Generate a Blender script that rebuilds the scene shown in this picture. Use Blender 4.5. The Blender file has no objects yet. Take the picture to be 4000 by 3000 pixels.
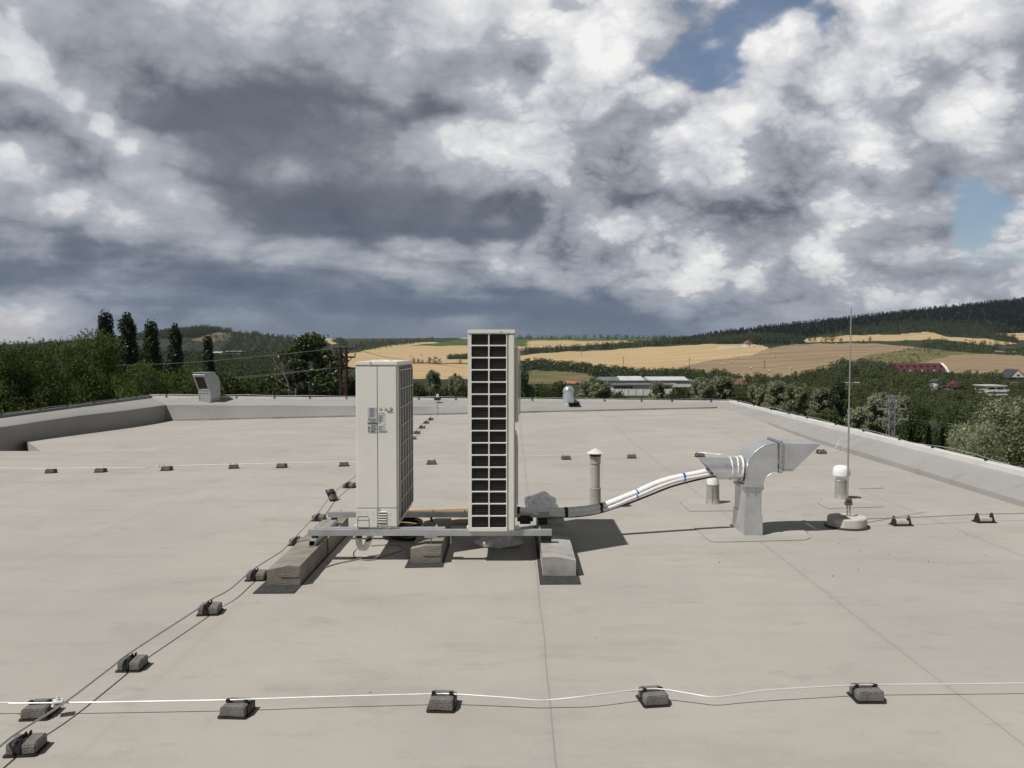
import bpy, bmesh, math, random
import numpy as np
from mathutils import Vector, Matrix, noise as mnoise
R = math.radians
random.seed(7); RNG = np.random.default_rng(7)
S = bpy.context.scene
COL = S.collection
EYE, F, PITCH = 1.46, 3325.0, math.atan((1500 - 1362) / 3325.0)   # eye height above the roof, focal length, camera tilt
SUN = Vector((-0.535, -0.355, 1.0)).normalized()

# ---------------------------------------------------------------- survey helpers (photo reading -> place on the site)
def ray(px, py):
    u, v = (px - 2000) / F, (1500 - py) / F
    return u, math.cos(PITCH) + v * math.sin(PITCH), -math.sin(PITCH) + v * math.cos(PITCH)
def roofz(x, y):
    t = min(max((y - 12) / 7.1, 0), 1.1); t = t * t * (3 - 2 * t) if t < 1 else 1
    return t * (-.12 + .25 * (min(max(x, -7.8), 4.8) + 6) / 10.7)
def G(px, py, z=0.0):
    dx, dy, dz = ray(px, py)
    zz = z
    for _ in range(6):
        k = (zz - EYE) / dz
        zz = z + roofz(dx * k, dy * k)
    return Vector((dx * k, dy * k, zz))
def D(px, py, y):
    dx, dy, dz = ray(px, py)
    return Vector((dx * y / dy, y, EYE + dz * y / dy))

# ---------------------------------------------------------------- materials
def nt(m):
    m.use_nodes = True
    return m.node_tree, m.node_tree.nodes, m.node_tree.links
def mat(name, col, rough=.6, metal=0.0, var=.12, scale=6.0, col2=None, bump=0.0, bscale=60.0, detail=5, spec=.5, stretch=(1, 1, 1), streak=None):
    m = bpy.data.materials.new(name); t, N, L = nt(m)
    b = N['Principled BSDF']
    b.inputs['Roughness'].default_value = rough; b.inputs['Metallic'].default_value = metal
    b.inputs['Specular IOR Level'].default_value = spec
    tc = N.new('ShaderNodeTexCoord'); mp = N.new('ShaderNodeMapping'); mp.inputs['Scale'].default_value = stretch
    L.new(tc.outputs['Object'], mp.inputs['Vector'])
    nz = N.new('ShaderNodeTexNoise'); nz.inputs['Scale'].default_value = scale; nz.inputs['Detail'].default_value = detail; nz.inputs['Roughness'].default_value = .62
    L.new(mp.outputs['Vector'], nz.inputs['Vector'])
    cr = N.new('ShaderNodeValToRGB')
    c1 = col; c2 = col2 or tuple(c * (1 - var * 1.6) for c in col)
    cr.color_ramp.elements[0].position = .34; cr.color_ramp.elements[1].position = .66
    cr.color_ramp.elements[0].color = (*c2, 1); cr.color_ramp.elements[1].color = (*[min(1, c * (1 + (0 if col2 else var * .5))) for c in c1], 1)
    L.new(nz.outputs['Fac'], cr.inputs['Fac']); L.new(cr.outputs['Color'], b.inputs['Base Color'])
    if bump:
        n2 = N.new('ShaderNodeTexNoise'); n2.inputs['Scale'].default_value = bscale; n2.inputs['Detail'].default_value = 4
        L.new(tc.outputs['Object'], n2.inputs['Vector'])
        bp = N.new('ShaderNodeBump'); bp.inputs['Strength'].default_value = bump; bp.inputs['Distance'].default_value = .01
        L.new(n2.outputs['Fac'], bp.inputs['Height']); L.new(bp.outputs['Normal'], b.inputs['Normal'])
    return m
M = {}

# ---------------------------------------------------------------- mesh builder
class MB:
    def __init__(s): s.v = []; s.f = []; s.mi = []; s.cur = 0
    def add(s, vs, fs):
        o = len(s.v); s.v += [tuple(p) for p in vs]; s.f += [tuple(i + o for i in f) for f in fs]; s.mi += [s.cur] * len(fs); return s
    def box(s, a, b, bev=0.0, M4=None):
        bm = bmesh.new(); bmesh.ops.create_cube(bm, size=1)
        for v in bm.verts: v.co = Vector((a[i] + (b[i] - a[i]) * (v.co[i] + .5) for i in range(3)))
        if bev: bmesh.ops.bevel(bm, geom=bm.edges[:], offset=bev, segments=2, affect='EDGES', clamp_overlap=True)
        return s.bm(bm, M4)
    def bm(s, bm, M4=None):
        bm.verts.index_update()
        vs = [(M4 @ v.co) if M4 else v.co.copy() for v in bm.verts]
        fs = [[v.index for v in f.verts] for f in bm.faces]; bm.free()
        return s.add(vs, fs)
    def tube(s, pts, r, n=8, cap=True, r2=None):
        pts = [Vector(p) for p in pts]; rs = r if isinstance(r, (list, tuple)) else [r] * len(pts)
        vs, fs = [], []; prev = None
        for i, p in enumerate(pts):
            t = (pts[min(i + 1, len(pts) - 1)] - pts[max(i - 1, 0)])
            t = t.normalized() if t.length > 1e-9 else Vector((0, 0, 1))
            if prev is None: a = t.orthogonal().normalized()
            else:
                a = prev - t * prev.dot(t); a = a.normalized() if a.length > 1e-6 else t.orthogonal().normalized()
            prev = a; b = t.cross(a)
            for k in range(n):
                an = 2 * math.pi * k / n; vs.append(p + (a * math.cos(an) + b * math.sin(an)) * rs[i])
        for i in range(len(pts) - 1):
            for k in range(n):
                fs.append((i * n + k, i * n + (k + 1) % n, (i + 1) * n + (k + 1) % n, (i + 1) * n + k))
        if cap: fs.append(tuple(range(n))[::-1]); fs.append(tuple((len(pts) - 1) * n + k for k in range(n)))
        return s.add(vs, fs)
    def lathe(s, prof, n=24, c=(0, 0, 0), cap=True, jit=0):
        vs, fs = [], []
        for (r, z) in prof:
            for k in range(n):
                a = 2 * math.pi * k / n; rr = r * (1 + random.uniform(-jit, jit)); vs.append((c[0] + rr * math.cos(a), c[1] + rr * math.sin(a), c[2] + z))
        for i in range(len(prof) - 1):
            for k in range(n): fs.append((i * n + k, i * n + (k + 1) % n, (i + 1) * n + (k + 1) % n, (i + 1) * n + k))
        if cap: fs.append(tuple(range(n))[::-1]); fs.append(tuple((len(prof) - 1) * n + k for k in range(n)))
        return s.add(vs, fs)
    def prism(s, poly, a, b, axis='y', cap=True):
        """poly in the two other axes, extruded from a to b along axis"""
        def P(u, v, w): return {'y': (u, w, v), 'z': (u, v, w), 'x': (w, u, v)}[axis]
        n = len(poly); vs = [P(u, v, a) for u, v in poly] + [P(u, v, b) for u, v in poly]
        fs = [(i, (i + 1) % n, n + (i + 1) % n, n + i) for i in range(n)]
        if cap: fs += [tuple(range(n))[::-1], tuple(range(n, 2 * n))]
        return s.add(vs, fs)
    def sheet(s, rows):
        n = len(rows[0]); vs = [p for r in rows for p in r]; fs = []
        for i in range(len(rows) - 1):
            for k in range(n - 1): fs.append((i * n + k, i * n + k + 1, (i + 1) * n + k + 1, (i + 1) * n + k))
        return s.add(vs, fs)
    def build(s, name, m, parent=None, loc=None, smooth=False, angle=40):
        me = bpy.data.meshes.new(name); me.from_pydata(s.v, [], s.f)
        for mm in (m if isinstance(m, (list, tuple)) else [m]): me.materials.append(M[mm] if isinstance(mm, str) else mm)
        if any(s.mi): me.polygons.foreach_set('material_index', s.mi)
        bm = bmesh.new(); bm.from_mesh(me); bmesh.ops.recalc_face_normals(bm, faces=bm.faces[:]); bm.to_mesh(me); bm.free()
        if smooth:
            me.polygons.foreach_set('use_smooth', [True] * len(me.polygons)); me.set_sharp_from_angle(angle=R(angle))
        me.update()
        o = bpy.data.objects.new(name, me); COL.objects.link(o)
        if parent: o.parent = parent
        if loc is not None: o.location = loc
        return o
def tag(o, label=None, cat=None, group=None, kind=None):
    if label: o['label'] = label
    if cat: o['category'] = cat
    if group: o['group'] = group
    if kind: o['kind'] = kind
    return o
def empty(name, loc, label, cat, group=None, rz=0.0):
    o = bpy.data.objects.new(name, None); COL.objects.link(o); o.empty_display_size = .1
    o.location = loc; o.rotation_euler = (0, 0, rz)
    return tag(o, label, cat, group)
def copy_tree(o, parent=None):
    c = o.copy(); COL.objects.link(c)
    if parent: c.parent = parent
    for ch in list(o.children): copy_tree(ch, c)
    return c
def smooth_path(pts, n=6):
    """Catmull-Rom through the points"""
    P = [Vector(p) for p in pts]; P = [P[0] * 2 - P[1]] + P + [P[-1] * 2 - P[-2]]; out = []
    for i in range(1, len(P) - 2):
        for k in range(n):
            t = k / n; a, b, c, d = P[i - 1:i + 3]
            out.append(.5 * ((2 * b) + (c - a) * t + (2 * a - 5 * b + 4 * c - d) * t * t + (3 * b - a - 3 * c + d) * t ** 3))
    return out + [P[-2]]
ORD = ['first', 'second', 'third', 'fourth', 'fifth', 'sixth', 'seventh', 'eighth', 'ninth', 'tenth', 'eleventh', 'twelfth', 'thirteenth', 'fourteenth', 'fifteenth', 'sixteenth']

# ---------------------------------------------------------------- camera, sun, render
cam = bpy.data.cameras.new('camera'); cam.sensor_width = 36; cam.lens = 36 * F / 4000; cam.clip_end = 20000; cam.clip_start = .05
co = bpy.data.objects.new('camera', cam); COL.objects.link(co); co.location = (0, 0, EYE); co.rotation_euler = (R(90) - PITCH, 0, 0); S.camera = co
sl = bpy.data.lights.new('sun', 'SUN'); sl.energy = 4.4; sl.angle = R(.53); sl.color = (1, .965, .905)
so = bpy.data.objects.new('sun', sl); COL.objects.link(so); so.location = (-30, -20, 60); so.rotation_euler = SUN.to_track_quat('Z', 'Y').to_euler()
S.view_settings.view_transform = 'Standard'; S.view_settings.look = 'None'; S.view_settings.exposure = 0.0; S.view_settings.gamma = 1
S.render.resolution_x, S.render.resolution_y = 1024, 768
S.cycles.max_bounces = 6; S.cycles.diffuse_bounces = 3; S.cycles.glossy_bounces = 3; S.cycles.transparent_max_bounces = 8
S.cycles.use_adaptive_sampling = True; S.cycles.adaptive_threshold = .012
S.cycles.use_denoising = True; S.cycles.denoiser = 'OPENIMAGEDENOISE'; S.cycles.caustics_reflective = False; S.cycles.caustics_refractive = False
# ---------------------------------------------------------------- sky: Nishita sky under a broken deck of storm clouds (all by direction)
# per elevation band: brightness of the cloud deck by azimuth (32 steps over the 62 degrees ahead), clear-sky share, blue-grey share
LUM = [
 [205,180,190,165,185,195,190,192,192,190,185,195,205,200,230,190, 165,150,185,220,215,195,190,170,190,212,215,215,210,222,230,232],
 [225,180,172,178,183,195,182,182,178,172,172,182,212,200,205,172, 188,225,228,222,205,182,172,205,220,190,198,188,188,205,232,236],
 [242,220,160,158,162,172,160,152,148,150,155,152,198,180,168,178, 158,232,228,205,168,172,190,232,240,212,196,196,200,212,216,188],
 [236,244,178,146,142,148,138,130,130,132,135,142,178,160,162,188, 172,232,222,200,172,182,220,246,232,228,216,190,190,200,180,148],
 [150,195,226,182,124,120,118,113,113,118,128,138,143,125,128,160, 195,222,205,172,198,234,242,215,188,184,180,190,202,205,195,168],
 [143,153,182,236,150,112,110,110,110,113,118,123,135,168,195,198, 205,210,184,162,202,228,226,178,196,184,202,208,200,190,180,164],
 [222,158,138,163,202,145,120,113,113,116,118,123,135,160,182,202, 205,224,184,146,175,196,206,168,185,175,192,208,184,168,164,162],
 [210,205,148,132,150,145,128,120,123,133,123,118,122,128,150,175, 190,214,168,152,163,186,162,158,164,170,166,138,158,165,175,205],
 [168,198,222,165,148,160,138,118,118,116,110,106,106,108,118,130, 113,188,180,148,143,132,132,138,150,198,210,202,186,168,165,206],
 [148,138,128,178,190,160,150,138,123,113,110,110,106,106,108,110, 106,165,202,200,206,186,180,168,175,186,178,160,146,142,176,178],
 [138,150,116,128,133,128,123,150,170,162,155,162,195,186,166,198, 168,148,158,178,175,182,163,163,192,218,190,196,208,180,190,186],
 [108,113,120,130,125,118,113,108,106,108,120,130,130,155,165,165, 130,150,168,192,163,184,188,220,173,188,173,202,180,174,180,180],
 [148,150,140,118,104,103,102,100, 99, 98, 98,100,106,128,130,122, 104,120,140,158,155,165,172,190,170,182,178,198,182,178,178,182],
 [190,184,164,138,128,128,127,126,122,118,113,106,102, 97, 92, 90,  90, 94,102,118,138,150,160,170,178,186,186,190,186,184,184,184],
 [184,186,162,140,134,132,131,130,129,128,128,128,130,134,130,122, 114,110,108,108,118,135,150,162,172,176,178,178,178,178,178,178],
 [176,186,160,140,136,134,132,131,130,129,129,129,132,137,134,130, 128,126,122,118,118,130,150,162,172,176,176,176,176,176,176,176],
]
HOLE = {0:{21:.55,22:.45,23:1,24:1,25:.25,28:.25,29:.6,30:.25},1:{21:.45,22:1,23:.75,24:.25,25:.75,26:.15,27:.45,28:.4,29:.45},2:{21:.7,22:1,23:.15,25:.6,28:.15},
 3:{20:.65,21:1,22:.75},4:{20:.15,21:.3},6:{23:.3,24:.35,25:.35},7:{29:.5,30:.6,28:.25},8:{29:.45,30:1,31:.7},9:{29:.35,30:1,31:.4},10:{30:.6,31:.6}}
BLUE = {9:{i:.25 for i in range(0,18)},10:{i:.35 for i in range(0,12)},11:{i:(.55 if i < 12 else .5 if i < 20 else .2) for i in range(32)},
 12:{i:(.2 if i < 2 else .75 if i < 20 else .3) for i in range(32)},
 13:{i:(0 if i < 2 else .3 if i < 4 else .7 if i < 9 else 1.0 if i < 19 else .6 if i < 24 else .2) for i in range(32)},
 14:{i:(0 if i < 3 else .5 if i < 9 else .75 if i < 19 else .75 if i < 23 else .25) for i in range(32)},
 15:{i:(0 if i < 3 else .45 if i < 9 else .6 if i < 19 else .7 if i < 23 else .25) for i in range(32)}}
w = bpy.data.worlds.new('World'); S.world = w; w.use_nodes = True
T, N, L = w.node_tree, w.node_tree.nodes, w.node_tree.links
N.clear()
def nd(t, **k):
    n = N.new(t)
    for a, b in k.items():
        if a.startswith('i_'):
            i = a[2:]; n.inputs[int(i) if i.isdigit() else i].default_value = b
        else: setattr(n, a, b)
    return n
def mth(op, a, b=None, c=None, clamp=False):
    n = N.new('ShaderNodeMath'); n.operation = op; n.use_clamp = clamp
    for i, x in enumerate((a, b, c)):
        if x is None: continue
        if isinstance(x, (int, float)): n.inputs[i].default_value = x
        else: L.new(x, n.inputs[i])
    return n.outputs[0]
def vmth(op, a, b=None):
    n = N.new('ShaderNodeVectorMath'); n.operation = op
    for i, x in enumerate((a, b)):
        if x is None: continue
        if isinstance(x, tuple): n.inputs[i].default_value = x
        elif isinstance(x, (int, float)): n.inputs['Scale'].default_value = x
        else: L.new(x, n.inputs[i])
    return n.outputs[0]
def maprange(x, a, b, c=0.0, d=1.0, kind='SMOOTHSTEP'):
    n = N.new('ShaderNodeMapRange'); n.interpolation_type = kind; L.new(x, n.inputs['Value'])
    for k, q in zip(('From Min', 'From Max', 'To Min', 'To Max'), (a, b, c, d)): n.inputs[k].default_value = q
    return n.outputs['Result']
def mixc(f, a, b):
    n = N.new('ShaderNodeMix'); n.data_type = 'RGBA'
    for x, k in ((f, 0), (a, 6), (b, 7)):
        if isinstance(x, (int, float)): n.inputs[k].default_value = x
        elif isinstance(x, tuple): n.inputs[k].default_value = (*x, 1)
        else: L.new(x, n.inputs[k])
    return n.outputs[2]
tc = nd('ShaderNodeTexCoord'); dirv = tc.outputs['Generated']
sx = nd('ShaderNodeSeparateXYZ'); L.new(dirv, sx.inputs[0])
X, Y, Z = sx.outputs
az = mth('ARCTAN2', X, Y)
el = mth('DIVIDE', Z, mth('MAXIMUM', Y, .35))
# coordinates on the cloud deck: it recedes towards the horizon
k = mth('ADD', mth('MAXIMUM', Z, -.02), .52)
cv = nd('ShaderNodeCombineXYZ')
L.new(mth('DIVIDE', X, k), cv.inputs[0]); L.new(mth('DIVIDE', Y, k), cv.inputs[1]); L.new(mth('MULTIPLY', Z, .3), cv.inputs[2])
deck = cv.outputs[0]
def noise(vec, scale, detail, rough=.55, lac=2.0, dist=0.0):
    n = nd('ShaderNodeTexNoise', noise_dimensions='3D', i_Scale=scale, i_Detail=detail, i_Roughness=rough, i_Lacunarity=lac, i_Distortion=dist)
    L.new(vec, n.inputs['Vector']); return n
# push the deck about so that its edges billow
w1 = noise(deck, 5.0, 6, .52); w2 = noise(vmth('ADD', deck, (7.3, 1.9, 4.0)), 5.0, 6, .52)
d1 = mth('SUBTRACT', w1.outputs['Fac'], .5); d2 = mth('SUBTRACT', w2.outputs['Fac'], .5)
fall = maprange(el, 0.0, .3, .22, 1.0, 'LINEAR')
aw = mth('ADD', az, mth('MULTIPLY', mth('MULTIPLY', d1, .12), maprange(el, 0.0, .25, .6, 1.0, 'LINEAR')))
ew = mth('ADD', el, mth('MULTIPLY', mth('MULTIPLY', d2, .085), fall))
fac = mth('MULTIPLY_ADD', aw, 1 / R(66), .5, clamp=True)
def pack(lum): return (lum / 255.0)
ROWY = [100 * i for i in range(12)] + [1150, 1200, 1248, 1300]
prev = None
for i in range(16):
    cr = nd('ShaderNodeValToRGB'); e = cr.color_ramp.elements
    cr.color_ramp.interpolation = 'EASE'
    for c in range(32):
        a = math.atan((62.5 + 125 * c - 2000) / F) / R(66) + .5
        colr = (LUM[i][c] / 255, HOLE.get(i, {}).get(c, 0), BLUE.get(i, {}).get(c, 0), 1)
        q = e[c] if c < 2 else e.new(a)
        if c == 0: q.position = a
        if c == 1: q.position = a
        q.color = colr
    L.new(fac, cr.inputs['Fac'])
    if prev is None: prev = cr.outputs['Color']
    else:
        g0 = math.tan(math.atan((1500 - ROWY[i - 1]) / F) - PITCH); g1 = math.tan(math.atan((1500 - ROWY[i]) / F) - PITCH)
        prev = mixc(maprange(ew, g0, g1), prev, cr.outputs['Color'])
sc = nd('ShaderNodeSeparateColor'); L.new(prev, sc.inputs[0])
lum, hole, blue = sc.outputs
# billows: small clouds within the deck, lit from the upper left (difference of two samples)
def billow(vec):
    t = None
    for sc_, am in ((4.6, 1.0), (9.5, .62), (21.0, .30), (46.0, .19), (100.0, .11)):
        n = noise(vec, sc_, 0, .5)
        q = mth('MULTIPLY', mth('ABSOLUTE', mth('SUBTRACT', n.outputs['Fac'], .5)), -2.0 * am)
        t = q if t is None else mth('ADD', t, q)
    return t
wrp = mth('MULTIPLY', d2, .5)
lo1 = noise(deck, 3.0, 1, .4); lo2 = noise(vmth('ADD', deck, (3.1, 8.2, 1.0)), 3.0, 1, .4)
cw = nd('ShaderNodeCombineXYZ'); L.new(mth('MULTIPLY', lo1.outputs['Fac'], .05), cw.inputs[0]); L.new(mth('MULTIPLY', lo2.outputs['Fac'], .05), cw.inputs[1])
dw = vmth('ADD', deck, cw.outputs[0])
b0 = billow(dw); b1 = billow(vmth('ADD', dw, (.022, -.040, -.06)))
rel = mth('SUBTRACT', b1, b0)
fine = noise(dw, 9.0, 6, .58)
# puffs: rounded lobes push the bright cloud outwards, strongly in the broken part, hardly in the grey shelf and the rain
amp = mth('MULTIPLY', maprange(lum, .38, .60, .34, 1.0), mth('ADD', maprange(el, .012, .06, .12, 1.0), mth('MULTIPLY', maprange(az, R(-22), R(-27)), maprange(el, .06, .012, 0, .6))))
amp = mth('MULTIPLY', amp, maprange(az, R(-6), R(6), .62, 1.0))
puff = mth('MULTIPLY', mth('ADD', b0, .46), -1.0)
l2 = mth('ADD', lum, mth('MULTIPLY', mth('MULTIPLY', puff, .36), amp))
l2 = mth('ADD', l2, mth('MULTIPLY', mth('MULTIPLY', mth('SUBTRACT', fine.outputs['Fac'], .5), .10), amp))
s1 = maprange(l2, .46, .60); s2 = maprange(l2, .71, .80)
l3 = mth('MULTIPLY_ADD', s1, .085, mth('MULTIPLY_ADD', s2, .10, mth('MULTIPLY_ADD', l2, .60, .145)))
# faint mottling in the shelf, and long flat layers low down
sv = nd('ShaderNodeCombineXYZ'); L.new(mth('MULTIPLY', az, 3.2), sv.inputs[0]); L.new(mth('MULTIPLY', mth('ADD', el, mth('MULTIPLY', az, .03)), 19.0), sv.inputs[1])
strat = noise(sv.outputs[0], 1.7, 5, .56)
band = mth('MULTIPLY', maprange(el, .035, .06), maprange(el, .17, .10))
l3 = mth('ADD', l3, mth('MULTIPLY', mth('MULTIPLY', mth('SUBTRACT', strat.outputs['Fac'], .47), band), mth('MULTIPLY_ADD', maprange(az, R(6), R(-2)), .42, .10)))
l3 = mth('ADD', l3, mth('MULTIPLY', mth('MULTIPLY', d1, .20), maprange(el, .02, .12, .25, 1.0)))
# light from the upper left models each puff
l3 = mth('ADD', l3, mth('MULTIPLY', mth('MULTIPLY', rel, mth('MULTIPLY_ADD', s2, .14, .11)), amp))
ramp = nd('ShaderNodeValToRGB'); ramp.color_ramp.interpolation = 'LINEAR'
e = ramp.color_ramp.elements
def lin(r, g, b): return tuple(((c / 255 / 12.92) if c <= 10 else ((c / 255 + .055) / 1.055) ** 2.4) for c in (r, g, b))
stops = [(.30, (70, 78, 92)), (.42, (101, 106, 117)), (.55, (139, 143, 153)), (.68, (176, 179, 187)), (.80, (203, 204, 209)), (.92, (229, 229, 230)), (1.0, (248, 248, 246))]
for i, (p, c) in enumerate(stops):
    q = e[i] if i < 2 else e.new(p)
    q.position = p; q.color = (*lin(*c), 1)
L.new(l3, ramp.inputs['Fac'])
cloud = ramp.outputs['Color']
# towards the horizon the deck turns slate blue, and rain hangs under it
slate = nd('ShaderNodeValToRGB'); e = slate.color_ramp.elements
for i, (p, c) in enumerate([(.30, (66, 82, 108)), (.45, (104, 115, 132)), (.62, (150, 158, 170)), (.9, (225, 222, 218))]):
    q = e[i] if i < 2 else e.new(p)
    q.position = p; q.color = (*lin(*c), 1)
L.new(l3, slate.inputs['Fac'])
cloud = mixc(blue, cloud, slate.outputs['Color'])
# a warm sunlit cumulus low in the far left
warm = mth('MULTIPLY', maprange(az, R(-27), R(-31)), maprange(el, .055, .02))
cloud = mixc(mth('MULTIPLY', warm, .28), cloud, lin(236, 212, 190))
sky = nd('ShaderNodeTexSky', sky_type='NISHITA', sun_disc=False); sky.sun_elevation = math.asin(SUN.z); sky.sun_rotation = math.atan2(SUN.x, SUN.y)
sky.altitude = 300; sky.air_density = 1.0; sky.dust_density = .6; sky.ozone_density = 1.5
STR = .10
cl10 = vmth('SCALE', cloud, 1.0 / STR)
hs = mth('ADD', hole, mth('MULTIPLY', mth('SUBTRACT', fine.outputs['Fac'], .5), 1.0))
hs = mth('SUBTRACT', hs, mth('MULTIPLY', puff, .55))
hs = mth('MULTIPLY', maprange(hs, .42, .86), maprange(hole, .02, .25, 0, .88))
# unseen sky overhead and behind is darkened to cut the fill light
shade = mth('MULTIPLY', maprange(el, .42, .75, 1.0, .30), maprange(Y, -.05, .55, .42, 1.0))
vs_ = N.new('ShaderNodeVectorMath'); vs_.operation = 'SCALE'; L.new(cl10, vs_.inputs[0]); L.new(shade, vs_.inputs['Scale']); cl10 = vs_.outputs[0]
fin = mixc(hs, cl10, vmth('MULTIPLY', sky.outputs['Color'], (.84, .82, .82)))
bg = nd('ShaderNodeBackground', i_Strength=STR); L.new(fin, bg.inputs['Color'])
out = nd('ShaderNodeOutputWorld'); L.new(bg.outputs[0], out.inputs['Surface'])
w.cycles.sampling_method = 'NONE'
# ---------------------------------------------------------------- materials of the roof
def membrane(name, base, dark, seams=False):
    m = bpy.data.materials.new(name); t, N, L = nt(m); b = N['Principled BSDF']; b.inputs['Roughness'].default_value = .78; b.inputs['Specular IOR Level'].default_value = .35
    tc = N.new('ShaderNodeTexCoord'); P = tc.outputs['Object']
    def nz(scale, det, rough=.6, st=(1, 1, 1)):
        mp = N.new('ShaderNodeMapping'); mp.inputs['Scale'].default_value = st; L.new(P, mp.inputs['Vector'])
        n = N.new('ShaderNodeTexNoise'); n.inputs['Scale'].default_value = scale; n.inputs['Detail'].default_value = det; n.inputs['Roughness'].default_value = rough
        L.new(mp.outputs['Vector'], n.inputs['Vector']); return n.outputs['Fac']
    def mr(x, a, b_, c, d):
        n = N.new('ShaderNodeMapRange'); n.interpolation_type = 'SMOOTHSTEP'; L.new(x, n.inputs[0])
        for k, v in enumerate((a, b_, c, d)): n.inputs[k + 1].default_value = v
        return n.outputs[0]
    def mx(f, A, B, mode='MIX'):
        n = N.new('ShaderNodeMix'); n.data_type = 'RGBA'; n.blend_type = mode
        for x, k in ((f, 0), (A, 6), (B, 7)):
            if isinstance(x, (int, float)): n.inputs[k].default_value = x
            elif isinstance(x, tuple): n.inputs[k].default_value = (*x, 1)
            else: L.new(x, n.inputs[k])
        return n.outputs[2]
    c = mx(mr(nz(.55, 6, .62), .35, .65, 0, 1), base, tuple(x * .90 for x in base))
    c = mx(mr(nz(1.0, 7, .68, (.8, 1.9, 1)), .48, .70, 0, .55), c, dark)                       # washed-out puddle stains
    c = mx(mr(nz(3.2, 6, .7, (.7, 1.7, 1)), .54, .70, 0, .42), c, tuple(x * .84 for x in dark))
    c = mx(mr(nz(2.1, 8, .7, (1, 1.4, 1)), .60, .78, 0, .35), c, tuple(min(1, x * 1.13) for x in base))   # pale dried dust
    c = mx(mr(nz(90, 3, .6), .30, .75, 0, .16), c, tuple(x * .75 for x in base))
    rg = N.new('ShaderNodeMath'); rg.operation = 'ABSOLUTE'; rs = N.new('ShaderNodeMath'); rs.operation = 'SUBTRACT'; L.new(nz(.8, 4, .55, (.8, 1.3, 1)), rs.inputs[0]); rs.inputs[1].default_value = .52; L.new(rs.outputs[0], rg.inputs[0])
    c = mx(mr(rg.outputs[0], 0, .010, .09, 0), c, tuple(x * .85 for x in dark))                  # tide lines of dried puddles
    vor = N.new('ShaderNodeTexVoronoi'); vor.inputs['Scale'].default_value = 2.6; L.new(P, vor.inputs['Vector'])
    c = mx(mr(vor.outputs['Distance'], .015, .03, .55, 0), c, tuple(x * .35 for x in dark))    # specks of dirt
    if seams:                                                                                 # welded laps between the membrane rolls
        sp = N.new('ShaderNodeSeparateXYZ'); L.new(P, sp.inputs[0]); wob = nz(.5, 2)
        def mt(op, a, b_):
            n = N.new('ShaderNodeMath'); n.operation = op
            for i, x in enumerate((a, b_)):
                if isinstance(x, (int, float)): n.inputs[i].default_value = x
                else: L.new(x, n.inputs[i])
            return n.outputs[0]
        xx = mt('ADD', sp.outputs[0], mt('MULTIPLY', wob, .05))
        # laps run along the roof every 1.72 m, and one lap follows the far parapet
        f = mt('ABSOLUTE', mt('SUBTRACT', mt('FRACT', mt('DIVIDE', mt('SUBTRACT', xx, .16 - .86 + .025), 1.72), 0), .5), 0)
        sd = N.new('ShaderNodeMath'); sd.operation = 'MULTIPLY'; L.new(mr(f, .0012, .0028, .4, 0), sd.inputs[0]); L.new(mr(sp.outputs[0], -1.2, -.4, .25, 1), sd.inputs[1])
        c = mx(sd.outputs[0], c, tuple(x * .42 for x in dark))
        c = mx(mr(f, .004, .03, .09, 0), c, tuple(x * .8 for x in dark))
        f2 = mt('ABSOLUTE', mt('SUBTRACT', sp.outputs[1], 17.6), 0)
        c = mx(mr(f2, .02, .05, .35, 0), c, tuple(x * .7 for x in dark))
    L.new(c, b.inputs['Base Color'])
    bp = N.new('ShaderNodeBump'); bp.inputs['Strength'].default_value = .35; bp.inputs['Distance'].default_value = .006
    n1 = nz(140, 3, .6); L.new(n1, bp.inputs['Height'])
    bp2 = N.new('ShaderNodeBump'); bp2.inputs['Strength'].default_value = .25; bp2.inputs['Distance'].default_value = .06
    L.new(nz(1.7, 3, .5), bp2.inputs['Height']); L.new(bp2.outputs['Normal'], bp.inputs['Normal']); L.new(bp.outputs['Normal'], b.inputs['Normal'])
    return m
M['membrane'] = membrane('roof_membrane', (.405, .385, .352), (.302, .284, .256), True)
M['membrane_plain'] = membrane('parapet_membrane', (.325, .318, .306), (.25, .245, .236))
M['patch'] = membrane('patch_membrane', (.412, .396, .365), (.315, .30, .272))
M['trim'] = mat('white_coated_sheet', (.70, .70, .68), .4, .0, .08, 3)
M['trim_grey'] = mat('grey_coated_sheet', (.17, .175, .18), .5, .1, .1, 3)
M['wall'] = mat('rendered_wall', (.42, .41, .38), .9, 0, .15, 1.5)
M['alu'] = mat('aluminium_rod', (.80, .80, .79), .45, .30, .08, 12)
M['alu_dull'] = mat('dull_aluminium_rod', (.50, .49, .47), .5, .75, .1, 12)
M['clip'] = mat('dark_clip_plastic', (.022, .021, .021), .55, 0, .2, 30)
M['holder_conc'] = mat('weathered_block_concrete', (.185, .178, .165), .9, 0, .2, 18, bump=.5, bscale=180)
M['crease_shade'] = mat('painted_crease_shade', (.20, .192, .178), .8, 0, .3, 3)
M['seal'] = mat('dark_lap_sealant', (.25, .232, .20), .8, 0, .2, 20)

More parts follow.
